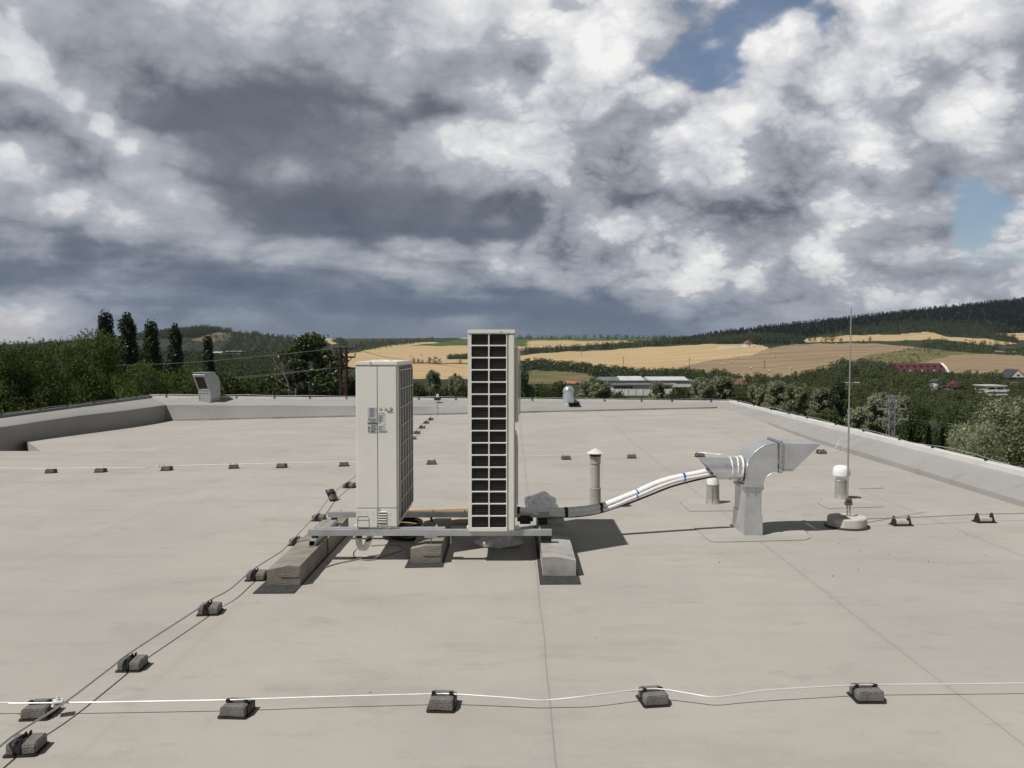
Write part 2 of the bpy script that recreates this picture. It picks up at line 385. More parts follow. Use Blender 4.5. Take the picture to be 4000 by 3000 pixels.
# ---------------------------------------------------------------- the building under the camera
bld = empty('flat_roofed_building', (0, 0, 0), 'flat roofed building with pale grey membrane roof and low parapet that everything near stands on', 'building')
XL, XR, YF, XO, YO, XLO, YN = -7.8, 4.71, 19.1, 5.14, 19.86, -8.45, -7.0
mb = MB()
def roof_strip(y0, y1, ny, xl0, xl1, nx):
    rows = []
    for j in range(ny + 1):
        y = y0 + (y1 - y0) * j / ny; xl = xl0 + (xl1 - xl0) * j / ny
        rows.append([(xl + (XR - xl) * i / nx, y, roofz(xl + (XR - xl) * i / nx, y)) for i in range(nx + 1)])
    mb.sheet(rows)
roof_strip(YN, 12.1, 8, XL, XL, 8); roof_strip(12.1, 13.6, 8, -6.74, XL, 24); roof_strip(13.6, YF, 16, XL, XL, 24)
# the drained corner beside the left parapet drops below the roof
mb.add([(-6.74, 12.1, 0), (XL, 13.6, roofz(XL, 13.6)), (XL, 13.6, -.45), (-6.74, 12.1, -.45), (XL, 12.1, 0), (XL, 12.1, -.45)], [(0, 1, 2, 3), (0, 3, 5, 4), (3, 2, 5)])
mb.build('roof_surface', 'membrane', bld)
# parapets: an inner upstand, then a broad sloping top out to the metal edge
def zi_far(x): return .20 - .07 * (x - XL) / (XR - XL)
def zo_far(x): return .325 - .115 * (x - XLO) / (XO - XLO)
far_rows = []
for i in range(31):
    t = i / 30; xi = XL + (XR - XL) * t; xo = XLO + (XO - XLO) * t
    zt = max(zi_far(xi), roofz(xi, YF) + .035) + .006 * math.sin(i * 1.3); zb = roofz(xi, YF) - .01
    zb = min(zb, zt - .03)
    far_rows.append([(xi, YF - .03, zb), (xi, YF, zb + .05 * (zt - zb) / .3), (xi, YF + .05, zt - .008), (xi + (xo - xi) * .06, YF + .09, zt + .008), (xo, YO, zo_far(xo)), (xo, YO, .05)])
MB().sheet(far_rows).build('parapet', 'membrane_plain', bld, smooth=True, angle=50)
rows = []
for i in range(28):
    t = i / 27; yi = YN + (YF + .05 - YN) * t; yo = YN + (YO - YN) * t
    wv = .012 * math.sin(i * 1.7) + .01 * math.sin(i * .6 + 1)
    zb = -.45 if 12.0 < yi < 13.8 else roofz(XL, yi) - .02
    zt = .27 + (zi_far(XL) - .27) * max(0, (t - .8) / .2)
    rows.append([(XL + .05, yi if t < 1 else YF, zb), (XL + .005, yi, zb + .07), (XL, yi, zt - .01 + wv * .4), (XL - .035, yi + (yo - yi) * .05, zt + .012 + wv * .4), (XLO, yo, .325), (XLO, yo, .10)])
rows[-1] = far_rows[0]
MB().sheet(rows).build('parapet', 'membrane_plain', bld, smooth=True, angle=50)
rows = []
for i in range(28):
    t = i / 27; yi = YN + (YF + .05 - YN) * t; yo = YN + (YO - YN) * t
    zt = roofz(XR, yi) * (.4 if yi > 17 else .8) + .068 + .006 * math.sin(i * 1.1); zb = roofz(XR, min(yi, YF)) - .01
    zt = max(zt, zb + .03)
    rows.append([(XR - .02, yi, zb), (XR, yi, zb + .01), (XR + .01, yi, zt - .01), (XR + .05, yi, zt + .008), (XO, yo, .205), (XO, yo, .05)])
rows[-1] = far_rows[-1]
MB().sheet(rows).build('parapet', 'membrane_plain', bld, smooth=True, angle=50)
# dark strip painting the crease shade along the foot of the far parapet
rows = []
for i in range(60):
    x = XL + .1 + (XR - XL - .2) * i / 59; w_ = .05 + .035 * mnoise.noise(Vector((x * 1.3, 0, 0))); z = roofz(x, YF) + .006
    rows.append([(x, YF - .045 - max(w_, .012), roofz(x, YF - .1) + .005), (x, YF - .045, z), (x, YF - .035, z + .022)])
MB().sheet(rows).build('crease_shade_strip', 'crease_shade', bld)
# metal edge along the parapet tops
def trim(p, q, m, w=.06, h=.035, n=9):
    p, q = Vector(p), Vector(q); d = (q - p).normalized(); s = d.cross(Vector((0, 0, 1)))
    rows = []
    for i in range(n + 1):
        c = p.lerp(q, i / n); c = c + Vector((0, 0, .004 * math.sin(i * 2.1)))
        rows.append([c - s * w * .5 + Vector((0, 0, -h)), c - s * w * .5 + Vector((0, 0, h)), c + s * w * .5 + Vector((0, 0, h * 1.1)), c + s * w * .5 + Vector((0, 0, -h * 4))])
    return MB().sheet(rows).build('edge_flashing', m, bld)
trim((XLO, YN, .328), (XLO, YO, .328), 'trim_grey', .09)
trim((XLO, YO, .33), (XO, YO, .212), 'trim', .09)
trim((XO, YN, .21), (XO, YO, .21), 'trim', .10)
# outer walls down to the yard
GZ = -12.5
w_ = MB(); w_.add([(XLO, YN, .1), (XLO, YO, .1), (XO, YO, .05), (XO, YN, .05), (XLO, YN, GZ), (XLO, YO, GZ), (XO, YO, GZ), (XO, YN, GZ)],
       [(0, 1, 5, 4), (1, 2, 6, 5), (2, 3, 7, 6), (3, 0, 4, 7)])
w_.build('outer_wall', 'wall', bld)
# upstand laps and a rear edge behind the camera
# welded patches round the pipes (3 mm sheets with a sealed rim)
def patch(pts, label, z=.004):
    P = [G(*p) for p in pts]; c = sum(P, Vector()) / len(P)
    o = MB().prism([(p.x - c.x, p.y - c.y) for p in P], 0, .004, 'z').build('membrane_patch', 'patch', None, (c.x, c.y, c.z + z - .004))
    tag(o, label, 'roof patch')
    rim = MB(); n = len(P)
    for i in range(n):
        a, b_ = P[i] - c, P[(i + 1) % n] - c
        rim.tube([(a.x, a.y, .003), (b_.x, b_.y, .003)], .002, 5)
    rim.build('sealed_rim', 'seal', o)
    return o
def z8(x, y): return (2400 + x / 2.212, 1650 + y / 2.212)
def zr(x, y): return (3000 + x / 2.212, 1700 + y / 2.212)
patch([z8(*p) for p in [(680, 905), (770, 980), (820, 1030), (880, 1038), (1650, 1018), (1695, 1000), (1640, 930), (1560, 905)]], 'welded membrane patch around the foot of the square metal duct')
patch([z8(*p) for p in [(565, 690), (650, 770), (1045, 765), (1010, 690), (940, 660), (640, 660)]], 'welded membrane patch around the grey pipe behind the duct spigot')
patch([zr(*p) for p in [(430, 590), (520, 635), (1000, 622), (900, 575), (760, 545), (480, 550)]], 'welded membrane patch around the pipe with the white domed cap')
patch([zr(*p) for p in [(790, 465), (1000, 460), (960, 432), (860, 432)]], 'small square membrane patch behind the white domed pipe')
# ---------------------------------------------------------------- lightning protection: rods lying on small concrete holders
def holder_meshes():
    root = empty('wire_holder', (0, 0, 0), 'x', 'wire holder')
    t = MB(); t.prism([(-.060, -.062), (-.054, -.070), (.054, -.070), (.060, -.062), (.060, .046), (.054, .052), (-.054, .052), (-.060, .046)], 0, .006, 'z'); t.build('tray', 'clip', root)
    for s in (-1, 1):
        y0, y1 = (-.064, -.013) if s < 0 else (.015, .043)
        prof = [(-.052, .006), (.052, .006), (.051, .040), (.045, .047), (-.045, .047), (-.051, .040)]
        bm = bmesh.new()
        vs = [bm.verts.new((x * (1 + RNG.uniform(-.03, .03)), yy, z + RNG.uniform(-.0015, .0015))) for yy in (y0, y1) for x, z in prof]
        n = 6
        for i in range(n): bm.faces.new((vs[i], vs[(i + 1) % n], vs[n + (i + 1) % n], vs[n + i]))
        bm.faces.new(vs[:n][::-1]); bm.faces.new(vs[n:]); bmesh.ops.bevel(bm, geom=bm.edges[:], offset=.004, segments=2, affect='EDGES')
        MB().bm(bm).build('ballast', 'holder_conc', root)
    c = MB(); c.box((-.05, -.012, .007), (.05, .014, .036), .003); c.box((.050, -.045, .005), (.058, .045, .040), .003); c.build('channel', 'clip', root)
    for s in (-1, 1):
        k = MB(); k.box((s * .037 - .007, -.010, .030), (s * .037 + .007, .010, .047), .002); k.box((s * .037 - .008, -.013, .045), (s * .037 + .008, -.006, .060), .002)
        k.box((s * .037 - .010, .004, .045), (s * .037 + .005, .011, .056), .002); k.build('clip', 'clip', root)
    return root
HOLD = holder_meshes(); hold_used = [False]
def holder(px, py, label, rz=0.0, tilt=None, dz=0.0):
    p = G(px, py); o = HOLD if not hold_used[0] else copy_tree(HOLD); hold_used[0] = True
    p.y += .055
    o.location = (p.x, p.y, roofz(p.x, p.y) + dz); o.rotation_euler = tilt or (random.uniform(-.02, .02), random.uniform(-.02, .02), rz + random.uniform(-.11, .11)); o.scale = [random.uniform(.94, 1.06) for _ in range(3)]
    tag(o, label, 'wire holder', 'concrete wire holders on the roof'); return o
front = [(130, 2812), (911, 2806), (1724, 2780), (2556, 2758), (3402, 2746)]
fl = ['near the rod crossing at the left edge', 'second from the left', 'below the left air conditioner gap', 'third from the right edge', 'at the right end']
names = ['at the left end by the crossing clamp', 'second from the left', 'in the middle', 'fourth from the left', 'at the right end']
for (x, y), n in zip(front, names): holder(x, y, f'concrete wire holder under the nearest white rod, {n}', R(2.5))
mid = [(190, 1849), (385, 1846), (645, 1839), (906, 1831), (1096, 1828), (1339, 1822), (1683, 1815), (2211, 1796), (2469, 1791), (2736, 1786), (3212, 1773)]
mn = ['leftmost of its row', 'second from the left of its row', 'beside the rod joint at left', 'fourth from the left of its row', 'fifth from the left of its row', 'just left of the shorter air conditioner',
      'between the two air conditioners', 'just left of the cone capped pipe', 'right of the cone capped pipe', 'behind the mouth of the round duct', 'right of the duct hood near the parapet']
for (x, y), n in zip(mid, mn): holder(x, y, f'concrete wire holder on the middle rod, {n}', R(8))
colm = [(59, 2960), (490, 2627), (800, 2406), (986, 2271), (1151, 2133), (1236, 2037), (1357, 1907)]
cn = ['at the bottom left corner', 'second from the bottom', 'third from the bottom', 'beside the front of the left kerb', 'beside the middle of the left kerb', 'beside the back of the left kerb', 'next to the left side of the air conditioner']
for (x, y), n in zip(colm, cn): holder(x, y, f'concrete wire holder on the long rod, {n}', R(90))
holder(1283, 1959, 'wire holder tipped on its side under the long rod running away', tilt=(R(62), R(8), R(78)), dz=.055)
for (x, y), n in zip([(1608, 1717), (1624, 1695), (1645, 1674), (1662, 1655), (1680, 1642)], ['beside the grille of the shorter unit', 'second in the gap between units', 'third in the gap between units', 'fourth in the gap between units', 'last before the parapet']):
    holder(x, y, f'far off dark wire holder on the long rod, {n}', R(90))
def rod(name, pts, label, r=.0042, m='alu', n=8, sm=5):
    o = MB().tube(smooth_path(pts, sm) if sm else pts, r, n).build(name, m, smooth=True); return tag(o, label, 'lightning rod')
def onroof(pts, z): return [G(x, y, z) for x, y in pts]
rod('conductor_rod', onroof([(-500, 2752), (0, 2745), (45, 2747), (244, 2745), (452, 2742), (872, 2734.5), (960, 2732), (1250, 2722), (1677, 2711), (1763, 2711)], .052) + onroof([(1975, 2724.5)], .045) + onroof([(2093, 2735), (2156, 2733.5)], .038) + onroof([(2300, 2718), (2509, 2693), (2592, 2693)], .052)
    + onroof([(2704, 2711)], .045) + onroof([(2783, 2723), (2863, 2716)], .040) + onroof([(3000, 2695.5), (3347, 2676), (3434, 2674.5), (4000, 2668.7), (4500, 2660)], .052), 'white metal rod crossing the roof nearest to the viewer', .0032)
rod('conductor_rod', onroof([(-300, 1826), (0, 1828), (181, 1830), (362, 1827.5), (561, 1828), (586, 1824), (669, 1819), (800, 1816), (1100, 1809), (1385, 1803), (1607, 1798), (1800, 1793), (2022, 1783), (2250, 1778), (2500, 1773.5), (2716, 1768), (2822, 1775), (2885, 1769), (3000, 1762), (3189, 1755), (3250, 1754)], .055)
    + [Vector((4.62, 12.05, .09)), Vector((4.73, 12.2, .16)), Vector((5.1, 12.4, .27)), Vector((5.14, 12.45, .27))], 'pale metal rod crossing the middle of the roof behind the air conditioners')
rod('conductor_rod', onroof([(-250, 3120), (0, 2915), (72, 2860), (249, 2747), (434, 2607), (511, 2548), (769, 2381), (818, 2345), (895, 2304), (958, 2250), (1001, 2216), (1095, 2156), (1120, 2133), (1160, 2091), (1236, 2010), (1247, 1997), (1272, 1963), (1301, 1927), (1341, 1894), (1386, 1863), (1480, 1793), (1608, 1700), (1645, 1659), (1680, 1630)], .06)
    + [Vector((-1.69, 19.05, .07)), Vector((-1.70, 19.13, .20)), Vector((-1.72, 19.8, .31))], 'long grey metal rod running away past the left kerb to the far parapet', .0042, 'alu_dull')
rod('conductor_rod', onroof([(3385, 2027), (3497, 2023), (3570, 2021), (3858, 2008), (4000, 2005), (4400, 1990)], .065), 'thin grey rod from the round concrete base to the right edge', .0038, 'alu_dull')
# clamp where the two front rods cross
cx = G(226, 2745, .055); o = empty('cross_clamp', cx, 'metal cross clamp joining two rods at bottom left', 'clamp', rz=R(20))
q = MB(); q.box((-.022, -.02, -.010), (.022, .02, -.003), .002); q.box((-.02, -.022, .004), (.02, .022, .010), .002); q.build('plate', 'alu', o)
q = MB(); q.lathe([(.008, .010), (.008, .018), (.005, .019), (.005, .026)], 6); q.build('bolt', 'alu', o)
cx = G(613, 1822, .056); o = MB().box((-.03, -.012, -.012), (.03, .012, .014), .003).build('rod_joint', 'alu', None, cx); tag(o, 'small metal joint clamp on the middle rod at left', 'clamp')
# the right-hand holders with triangular end frames
def framed(px, py, label, proto=[None]):
    p = G(px, py); p.y += .06
    if proto[0] is None:
        o = empty('framed_holder', p, label, 'wire holder', 'framed wire holders on the right', R(3)); o.scale = (.88, .88, .84); proto[0] = o
        t = MB(); t.box((-.095, -.06, 0), (.095, .06, .010), .003); t.build('tray', 'clip', o)
        MB().box((-.062, -.038, .010), (.062, .038, .048), .008).build('ballast', 'conc_pale', o)
        for s in (-1, 1):
            MB().prism([(-.05, .01), (.05, .01), (.018, .075), (.010, .092), (-.010, .092), (-.018, .075)], s * .072 - .006, s * .072 + .006, 'x').build('end_frame', 'clip', o)
    else:
        o = copy_tree(proto[0]); o.location = p; tag(o, label)
    return o
M['conc_pale'] = mat('pale_concrete', (.56, .545, .50), .9, 0, .12, 24, bump=.4, bscale=160)
framed(3533, 2057, 'black framed wire holder nearest the round concrete base'); framed(3860, 2045, 'black framed wire holder close to the right edge')
# rods along the parapet tops, with their clips
def parapet_rod(p, q, n, label, sag, nc):
    p, q = Vector(p), Vector(q); pts = []
    for i in range(n * 2 + 1):
        c = p.lerp(q, i / (n * 2)); c.z += sag * (1 if i % 2 else -.3) * random.uniform(.6, 1.3); pts.append(c)
    o = rod('parapet_rod', pts, label, .0042, 'alu_dull', 6, 3)
    d = (q - p).normalized(); s = Vector((-d.y, d.x, 0))
    for i in range(nc):
        c = p.lerp(q, (i + .4 + random.uniform(-.12, .12)) / nc)
        k = MB(); k.box((-.022, -.035, -.055), (.022, .035, -.028), .004); k.box((-.016, -.012, -.03), (.016, .012, .012), .004)
        k.build('clip', 'clip', o, c)
    return o
parapet_rod((XLO + .02, YN, .385), (XLO + .02, YO - .05, .385), 16, 'metal rod clipped along the left parapet top', .010, 26)
parapet_rod((XLO, YO - .02, .39), (XO, YO - .02, .272), 9, 'metal rod clipped along the far parapet top', .012, 16)
parapet_rod((XO + .0, YN, .262), (XO, YO, .268), 12, 'sagging metal rod clipped along the right parapet top', .028, 24)
o = empty('rod_riser', (-1.71, 19.5, .28), 'dark clamp block on the far parapet where the long rod climbs over', 'clamp')
MB().box((-.075, -.05, 0), (.075, .05, .06), .01).build('block', 'clip', o); MB().box((-.03, -.02, .06), (.03, .02, .14), .006).build('clamp', 'alu', o)
# ---------------------------------------------------------------- materials
M['case'] = mat('cream_painted_steel', (.74, .735, .695), .36, 0, .05, 2.0, spec=.45)
M['case_dark'] = mat('groove_shadow_gap', (.10, .10, .095), .8, 0, .1, 5)
M['galv'] = mat('galvanised_sheet', (.60, .615, .635), .40, .65, .10, 6, stretch=(1, 1, 1), bump=.06, bscale=30)
M['galv_dull'] = mat('dull_galvanised_steel', (.50, .51, .515), .45, .6, .10, 9, bump=.05, bscale=60)
M['bright'] = mat('bright_zinc', (.78, .82, .87), .26, .8, .1, 20)
M['kerb'] = mat('weathered_kerb_concrete', (.275, .26, .225), .93, 0, .30, 7, col2=(.18, .167, .14), bump=.6, bscale=120)
M['kerb_pale'] = mat('new_kerb_concrete', (.40, .39, .365), .93, 0, .20, 7, bump=.5, bscale=120)
M['rubber'] = mat('black_rubber_mat', (.040, .041, .044), .8, 0, .25, 25, bump=.3, bscale=200)
M['blackp'] = mat('black_plastic', (.012, .012, .013), .45, 0, .1, 20)
M['foam'] = mat('white_pipe_insulation', (.87, .87, .86), .6, 0, .06, 18, bump=.15, bscale=40)
M['tape_blue'] = mat('blue_tape', (.02, .18, .60), .5, 0, .1, 20)
M['tape_black'] = mat('black_tape', (.012, .012, .013), .5, 0, .1, 20)
M['sealant'] = mat('white_sealant', (.83, .83, .82), .55, 0, .05, 30, bump=.3, bscale=60)
M['timber'] = mat('fresh_sawn_timber', (.62, .47, .25), .7, 0, .25, 5, stretch=(1, 14, 14))
M['pvc_white'] = mat('white_plastic', (.82, .82, .81), .4, 0, .04, 8)
M['pvc_grey'] = mat('grey_plastic_pipe', (.40, .395, .375), .5, 0, .10, 8)
M['sleeve'] = mat('membrane_sleeve', (.33, .325, .31), .7, 0, .14, 10)
M['cable_grey'] = mat('grey_cable', (.30, .30, .29), .6, 0, .1, 10)
M['blotch'] = mat('dark_blotch', (.10, .10, .10), .8, 0, .15, 10)
M['lab'] = mat('label_silver', (.50, .51, .53), .45, 0, .05, 8); M['labw'] = mat('label_white', (.66, .67, .68), .45, 0, .04, 8)
M['ink'] = mat('label_ink', (.10, .105, .12), .5, 0, .1, 20); M['ink2'] = mat('label_ink_grey', (.30, .31, .33), .5, 0, .1, 20)
M['yel'] = mat('warning_yellow', (.78, .55, .02), .45, 0, .04, 8); M['blu'] = mat('sign_blue', (.03, .20, .52), .45, 0, .04, 8)
def coilmat(name, base, line, zs, ys):
    m = bpy.data.materials.new(name); t, N, L = nt(m); b = N['Principled BSDF']; b.inputs['Roughness'].default_value = .45; b.inputs['Metallic'].default_value = .2
    tc = N.new('ShaderNodeTexCoord')
    wv = N.new('ShaderNodeTexWave'); wv.bands_direction = 'Z'; wv.inputs['Scale'].default_value = zs; wv.inputs['Distortion'].default_value = .6; wv.inputs['Detail'].default_value = 3
    L.new(tc.outputs['Object'], wv.inputs['Vector'])
    r = N.new('ShaderNodeValToRGB'); r.color_ramp.elements[0].color = (*base, 1); r.color_ramp.elements[1].color = (*line, 1); r.color_ramp.elements[0].position = .62; r.color_ramp.elements[1].position = .98
    L.new(wv.outputs['Fac'], r.inputs['Fac']); L.new(r.outputs['Color'], b.inputs['Base Color']); return m
M['coil'] = coilmat('fin_coil_dark', (.007, .007, .007), (.030, .029, .028), 18, 0)
M['coil_side'] = coilmat('fin_coil_side', (.022, .022, .023), (.05, .05, .05), 60, 0)

def hollow(mb, a, b, th, axis):
    """square tube from a to b, open at both ends"""
    o = [i for i in range(3) if i != axis]; u, v = o
    for (i, lo) in ((u, 1), (u, 0), (v, 1), (v, 0)):
        p, q = list(a), list(b); j = v if i == u else u
        if lo: q[i] = a[i] + th
        else: p[i] = b[i] - th
        if i == v: p[u] += th; q[u] -= th
        mb.box(p, q)

# ---------------------------------------------------------------- shorter air conditioner (left), its narrow end towards the viewer
X0, X1, Y0, Y1, Z0, Z1 = -1.068, -.782, 5.80, 6.656, .232, 1.371
acl = empty('air_conditioner', ((X0 + X1) / 2, Y0, Z0), 'shorter cream outdoor air conditioner with warning stickers on its narrow end', 'air conditioner', 'outdoor air conditioning units')
def LU(px, py, dy=0.0): p = D(px, py, Y0 + dy); return Vector((p.x - (X0 + X1) / 2, p.y - Y0, p.z - Z0))
hw = (X1 - X0) / 2; H = Z1 - Z0; DP = Y1 - Y0
MB().box((-hw, 0, 0), (hw, DP, H - .022), .010).build('casing', 'case', acl, smooth=True)
t = MB(); t.box((-hw - .002, -.003, H - .024), (hw + .002, DP + .003, H), .004); t.build('top_cover', 'case', acl, smooth=True)
s_ = MB()
for (x, y) in ((1447, 1416.5), (1491, 1420)): p = LU(x, y); s_.lathe([(.004, -.001), (.004, .003), (.002, .004)], 8, (p.x, 0, p.z))
for k in range(6): s_.lathe([(.005, 0), (.004, .003)], 8, (-hw + .03 + .045 * k, .03 + (k % 2) * .05, H))
sc_ = MB()
for (x, y) in ((1447, 1416.5), (1553, 1421)):
    p = LU(x, y); sc_.tube([(p.x, -.009, p.z), (p.x, -.002, p.z)], .005, 8)
for (x, y) in ((1480, 1991), (1485, 2058), (1523, 2058)):
    p = LU(x, y); sc_.tube([(p.x, -.005, p.z), (p.x, .002, p.z)], .0085, 10)
sc_.build('screw', 'galv_dull', acl)
# white foil scraps on the lid
for k in range(10):
    f = MB(); x = -.10 + .2 * ((k * 7) % 10) / 9; y = random.uniform(.02, .6); w = random.uniform(.015, .035)
    f.add([(x, y, H + .0015), (x + w, y + .01, H + .004), (x + w * .8, y + w, H + .009), (x - .005, y + w * .8, H + .003)], [(0, 1, 2, 3)]); f.build('film_scrap', 'pvc_white', acl)
# panel joints (a narrow gap line with a shallow lip)
g = MB(); gx = LU(1474.5, 1700).x; zb = LU(1474, 1984.5).z
g.box((gx - .0016, -.0012, .002), (gx + .0016, .004, H - .025)); g.box((-hw + .004, -.0012, zb - .0016), (gx - .0018, .004, zb + .0016)); g.box((gx + .0018, -.0012, zb + .0008), (hw - .004, .004, zb + .0032))
g.build('panel_joint', 'case_dark', acl)
MB().box((-hw - .001, -.003, .001), (gx - .003, .010, zb - .003), .004).build('service_panel', 'case', acl, smooth=True)
# louvres, knock-outs and hand hold of the service panels
lv = MB(); dk = MB()
for k in range(5):
    z = LU(1500, 2001.5 + k * 9.9).z; xa, xb = LU(1477, 2000).x, LU(1510, 2000).x
    lv.prism([(-.009, .0035), (0, .007), (0, -.004)], xa, xb, 'x')
    lv.v[-6:] = [(v[0], v[1], v[2] + z) for v in lv.v[-6:]]
    dk.box((xa + .001, -.0012, z - .0085), (xb - .001, .003, z - .0042))
lv.build('louvre', 'case', acl); dk.build('louvre_slot', 'case_dark', acl)
ko = MB()
for (x, y) in ((1406, 2001), (1433, 2003), (1456, 2004.5), (1458, 2026), (1523, 2006.5), (1523, 2030)):
    p = LU(x, y)
    yf = -.0035 if x < 1474 else -.0005
    ring = [(p.x + .0085 * math.cos(a), yf, p.z + .0085 * math.sin(a)) for a in [math.pi * 2 * i / 18 for i in range(19)]]
    ko.tube(ring, .0011, 5)
ko.build('knock_out', 'case', acl)
hh = MB(); a_, b_ = LU(1397, 2017), LU(1442, 2062); r_ = .014
pts = []
for cx_, cz_, a0 in ((b_.x - r_, a_.z - r_, 0), (a_.x + r_, a_.z - r_, 90), (a_.x + r_, b_.z + r_, 180), (b_.x - r_, b_.z + r_, 270)):
    for i in range(5): an = R(a0 + i * 22.5); pts.append((cx_ + r_ * math.cos(an), -.0035, cz_ + r_ * math.sin(an)))
hh.tube(pts + [pts[0]], .0016, 5); zm = LU(1420, 2031).z; hh.tube([(a_.x, -.0035, zm), (b_.x, -.0035, zm)], .0014, 5)
hh.build('cover_outline', 'case_dark', acl)
# coil behind a wire guard on the long side
MB().box((hw - .004, .075, .035), (hw + .0015, DP - .010, H - .032)).build('coil', 'coil_side', acl)
gd = MB(); xg = hw + .006
ys = [.080 + (DP - .10) * i / 5 for i in range(6)]
zs_ = [.04 + (H - .10) * i / 8 for i in range(9)]
for y in ys: gd.tube([(xg, y, .03), (xg, y, H - .05)], .0035, 6)
for z in zs_: gd.tube([(xg + .003, .07, z), (xg + .003, DP - .02, z)], .0030, 6)
for y in (ys[0], ys[-1]):
    for z in (zs_[0], zs_[-1]): gd.tube([(hw - .002, y, z), (xg, y, z)], .0035, 6)
gd.build('wire_guard', 'galv_dull', acl)
# stickers with their small print (too small to read: bars) and signs
def sticker(x0, y0, x1, y1, m, name='sticker'):
    a, b = LU(x0, y0), LU(x1, y1)
    return MB().box((a.x, -.0022, b.z), (b.x, -.0004, a.z)).build(name, m, acl), a, b
def bars(parent_bars, lst, m):
    q = MB()
    for (x0, y0, x1, y1) in lst: a, b = LU(x0, y0), LU(x1, y1); q.box((a.x, -.0036, b.z), (b.x, -.0018, a.z))
    q.build('print', m, parent_bars)
def z2(x, y): return (900 + x / 2.37, 1200 + y / 2.37)
def sbox(x0, y0, x1, y1): return (*z2(x0, y0), *z2(x1, y1))
st, _, _ = sticker(*sbox(1270, 928, 1357, 1160), 'lab', 'warning_sticker')
bars(st, [sbox(1270, 1067, 1357, 1080)], 'ink')
bars(st, [sbox(1284 + (k % 3) * 4, 934 + k * 7.6, 1340 - (k * 13 % 17), 937 + k * 7.6) for k in range(11)] + [sbox(1300, 1032 + k * 8, 1350 - (k * 7 % 11), 1035 + k * 8) for k in range(4)] + [sbox(1302, 1088 + k * 8, 1352 - (k * 11 % 13), 1091 + k * 8) for k in range(8)], 'ink2')
bars(st, [sbox(1274, 1030, 1294, 1036), sbox(1286, 1042, 1292, 1056), sbox(1276, 1108, 1292, 1126), sbox(1300, 1150, 1336, 1156)], 'ink')
q = MB(); p = LU(*z2(1283, 1143)); q.tube([(p.x + .0052 * math.cos(a), -.003, p.z + .0052 * math.sin(a)) for a in [i * .45 for i in range(15)]], .0009, 5); q.tube([(p.x - .0035, -.003, p.z + .0035), (p.x + .0035, -.003, p.z - .0035)], .0009, 5); q.build('print', 'ink', st)
st, _, _ = sticker(*sbox(1366, 973, 1430, 1127), 'labw', 'rating_sticker')
bars(st, [sbox(1370, 976, 1384, 982), sbox(1390, 977, 1424, 983)] + [sbox(1370, 998 + k * 9, 1425 - (k * 17 % 23), 1003 + k * 9) for k in range(7)] + [sbox(1370, 1064, 1378, 1078), sbox(1384, 1066, 1390, 1080), sbox(1370, 1098, 1418, 1101), sbox(1370, 1107, 1424, 1110), sbox(1369, 1118, 1402, 1126)], 'ink2')
q = MB(); p = LU(*z2(1421, 1084)); q.tube([(p.x, -.0036, p.z), (p.x, -.002, p.z)], .0024, 10); q.build('print', 'ink', st)
st, _, _ = sticker(*sbox(1366, 1138, 1450, 1154), 'case', 'serial_sticker'); bars(st, [sbox(1369, 1139, 1390, 1143), sbox(1394, 1139, 1420, 1143), sbox(1426, 1139, 1448, 1143), sbox(1376, 1146, 1444, 1151)], 'ink2')
for cx_ in (1393, 1441):
    p = LU(*z2(cx_, 944)); r = .0118
    tri = [(p.x + r * math.sin(a), p.z + r * math.cos(a)) for a in (0, 2 * math.pi / 3, 4 * math.pi / 3)]
    o = MB().prism([(p.x + 1.16 * r * math.sin(a), p.z + 1.16 * r * math.cos(a)) for a in (0, 2 * math.pi / 3, 4 * math.pi / 3)], -.0018, -.0004, 'y').build('warning_sign', 'ink', acl)
    MB().prism([(p.x + .88 * r * math.sin(a), p.z + .88 * r * math.cos(a)) for a in (0, 2 * math.pi / 3, 4 * math.pi / 3)], -.003, -.0016, 'y').build('sign_face', 'yel', o)
    q = MB(); q.prism([(p.x - .0011, p.z + .0052), (p.x + .0011, p.z + .0052), (p.x + .0006, p.z - .0012), (p.x - .0006, p.z - .0012)], -.0042, -.0028, 'y'); q.box((p.x - .0009, -.0042, p.z - .0036), (p.x + .0009, -.0028, p.z - .002)); q.build('sign_mark', 'ink', o)
p = LU(*z2(1488, 942)); o = MB().tube([(p.x, -.0022, p.z), (p.x, -.0004, p.z)], .0105, 22).build('mandatory_sign', 'blu', acl)
q = MB(); q.tube([(p.x - .003, -.0026, p.z - .006), (p.x + .001, -.0026, p.z + .002), (p.x + .005, -.0026, p.z + .004)], .0014, 5); q.tube([(p.x - .005, -.0026, p.z + .002), (p.x - .001, -.0026, p.z + .005)], .0012, 5); q.build('sign_mark', 'labw', o)
bars(o, [sbox(1452, 962, 1488, 969)], 'ink'); bars(o, [sbox(1490, 966, 1512, 969)], 'ink2')

# ---------------------------------------------------------------- taller air conditioner (right) with the windowed grille
X0, X1, Y0, Y1, Z0, Z1 = -.298, .021, 5.73, 6.68, .222, 1.588
acr = empty('air_conditioner', ((X0 + X1) / 2, Y0, Z0), 'taller cream outdoor air conditioner with two columns of dark grille windows', 'air conditioner', 'outdoor air conditioning units')
hw = (X1 - X0) / 2; H = Z1 - Z0; DP = Y1 - Y0
c = MB(); c.box((-hw, .045, 0), (hw, DP, H - .024), .006); c.build('casing', 'case', acr, smooth=True)
MB().box((-hw - .002, -.004, H - .027), (hw + .002, DP + .003, H), .004).build('top_cover', 'case', acr, smooth=True)
xs0 = LU(1981.5, 1700).x                                            # where the corner post begins
MB().box((xs0 + .003, 0, .0), (hw, .0448, H - .028), .009).build('corner_post', 'case', acr, smooth=True)
cols = [(LU(1842.5, 1700).x, LU(1907.5, 1700).x), (LU(1913, 1700).x, LU(1977.5, 1700).x)]
